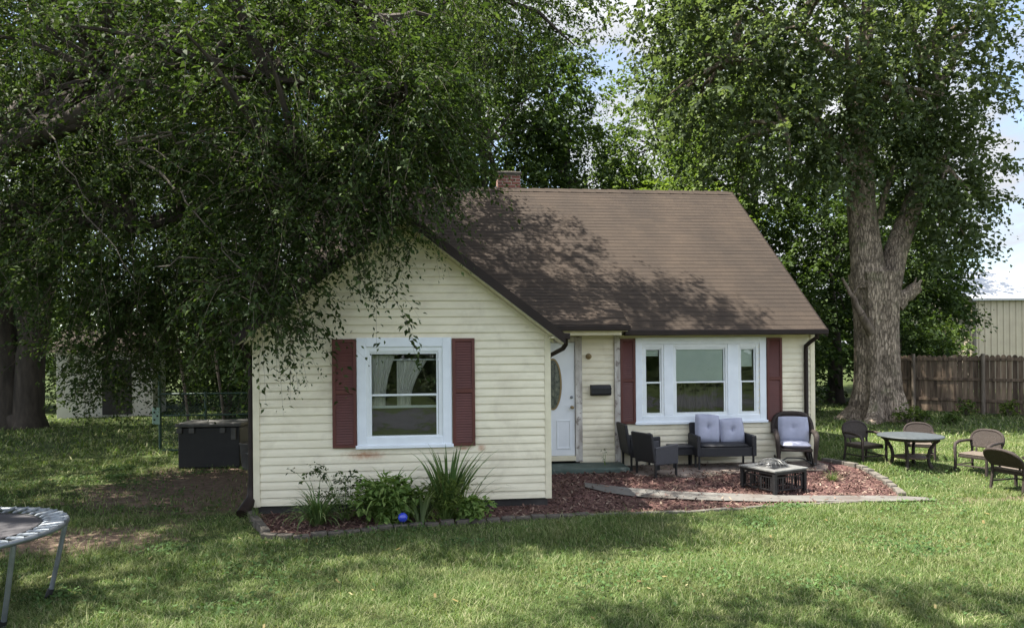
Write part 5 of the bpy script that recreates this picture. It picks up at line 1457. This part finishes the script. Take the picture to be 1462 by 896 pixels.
# black storage box
bx0 = site(-5.62, 12.95)
t = empty('storage_box', (bx0[0], bx0[1], GROUND_RISE), R(-3), 'large black plastic storage box with latches beside the house', 'storage box')
MB().box((0, .35, .38), (1.12, .70, .74)).build('body', M['plastic_black'], t, .02)
MB().box((0, .35, .80), (1.20, .78, .07)).build('lid', M['plastic_grey'], t, .02)
for x in (-.52, -.30, .26): MB().box((x, -.025, .705), (.10, .03, .10)).build('latch', M['plastic_grey'], t, .008)
MB().box((.46, -.025, .64), (.09, .03, .22)).build('handle', M['plastic_grey'], t, .008)
MB().box((0, .35, .03), (1.05, .64, .06)).build('skid', M['plastic_black'], t, .01)
bn = site(-4.83, 12.9); t = empty('bucket', (bn[0], bn[1], GROUND_RISE), 0, 'grey plastic bucket standing between storage box and house', 'bucket')
MB().lathe([(0, 0), (.15, 0), (.19, .44), (.20, .45), (.20, .48), (.18, .48), (.14, .03), (0, .03)], (0, 0, 0), 24).build('pail', M['plastic_grey'], t, smooth=True)
mb = MB(); mb.tube([(-.19, 0, .44), (-.14, -.1, .34), (0, -.2, .30), (.14, -.1, .34), (.19, 0, .44)], .006, 6); mb.build('handle', M['galv'], t, smooth=True)
for r_, d_, a, lab in ((-9.05, 19.6, .05, 'pale leaning pole behind the chain link fence, the left of two'), (-8.05, 19.6, .10, 'pale leaning pole behind the chain link fence, the right of two')):
    p = site(r_, d_); t = MB().tube([(0, 0, -.05), (-.1, 0, 1.0), (-.32, 0, 2.6)], [.04, .038, .035], 8).build('leaning_pole', M['dead_wood'], None, smooth=True)
    t.location = (p[0], p[1], GROUND_RISE); tag(t, lab, 'pole', 'poles leaning behind the fence')

# trampoline
tp = site(-4.86, 5.95); t = empty('trampoline', (tp[0], tp[1], 0), R(11), 'small round trampoline with grey steel legs at the left edge', 'trampoline')
TR = .90; TZ = .74
mb = MB(); mb.tube([(TR * math.cos(2 * math.pi * k / 48), TR * math.sin(2 * math.pi * k / 48), TZ) for k in range(49)], .024, 10, False); mb.build('rim', M['galv'], t, smooth=True)
MB().lathe([(0, TZ - .03), (.3, TZ - .024), (.66, TZ - .008), (.70, TZ - .004), (.70, TZ + .002), (.66, TZ - .001), (.3, TZ - .017), (0, TZ - .023)], (0, 0, 0), 48).build('mat', M['tramp_mat'], t, smooth=True)
mb = MB(); mb.tube([(.705 * math.cos(2 * math.pi * k / 48), .705 * math.sin(2 * math.pi * k / 48), TZ) for k in range(49)], .012, 6, False); mb.build('mat_hem', M['black_metal'], t, smooth=True)
sp = None
for k in range(44):
    if sp is None:
        mb = MB(); mb.tube([(.70, 0, TZ - .004), (.74, 0, TZ + .006), (.86, 0, TZ + .014), (TR + .01, 0, TZ + .022)], [.006, .016, .016, .008], 6, squash=.7); sp = mb.build('spring', M['spring'], t, smooth=True); o = sp
    else: o = sp.copy(); COL.objects.link(o)
    o.parent = t; o.rotation_euler = (0, 0, 2 * math.pi * k / 44)
for k in range(6):
    a = R(22) + k * math.pi / 3; ca, sa = math.cos(a), math.sin(a)
    mb = MB(); mb.tube([(TR * ca, TR * sa, TZ - .02), (TR * .985 * ca, TR * .985 * sa, TZ - .1), (.82 * ca, .82 * sa, .3), (.77 * ca, .77 * sa, .06), (.74 * ca, .74 * sa, -.01)], .021, 10)
    lg = mb.build('leg', M['galv'], t, smooth=True)
    mb = MB(); mb.tube([(.775 * ca, .775 * sa, .10), (.74 * ca, .74 * sa, -.01)], .028, 10); mb.build('foot_cap', M['black_metal'], lg, smooth=True)
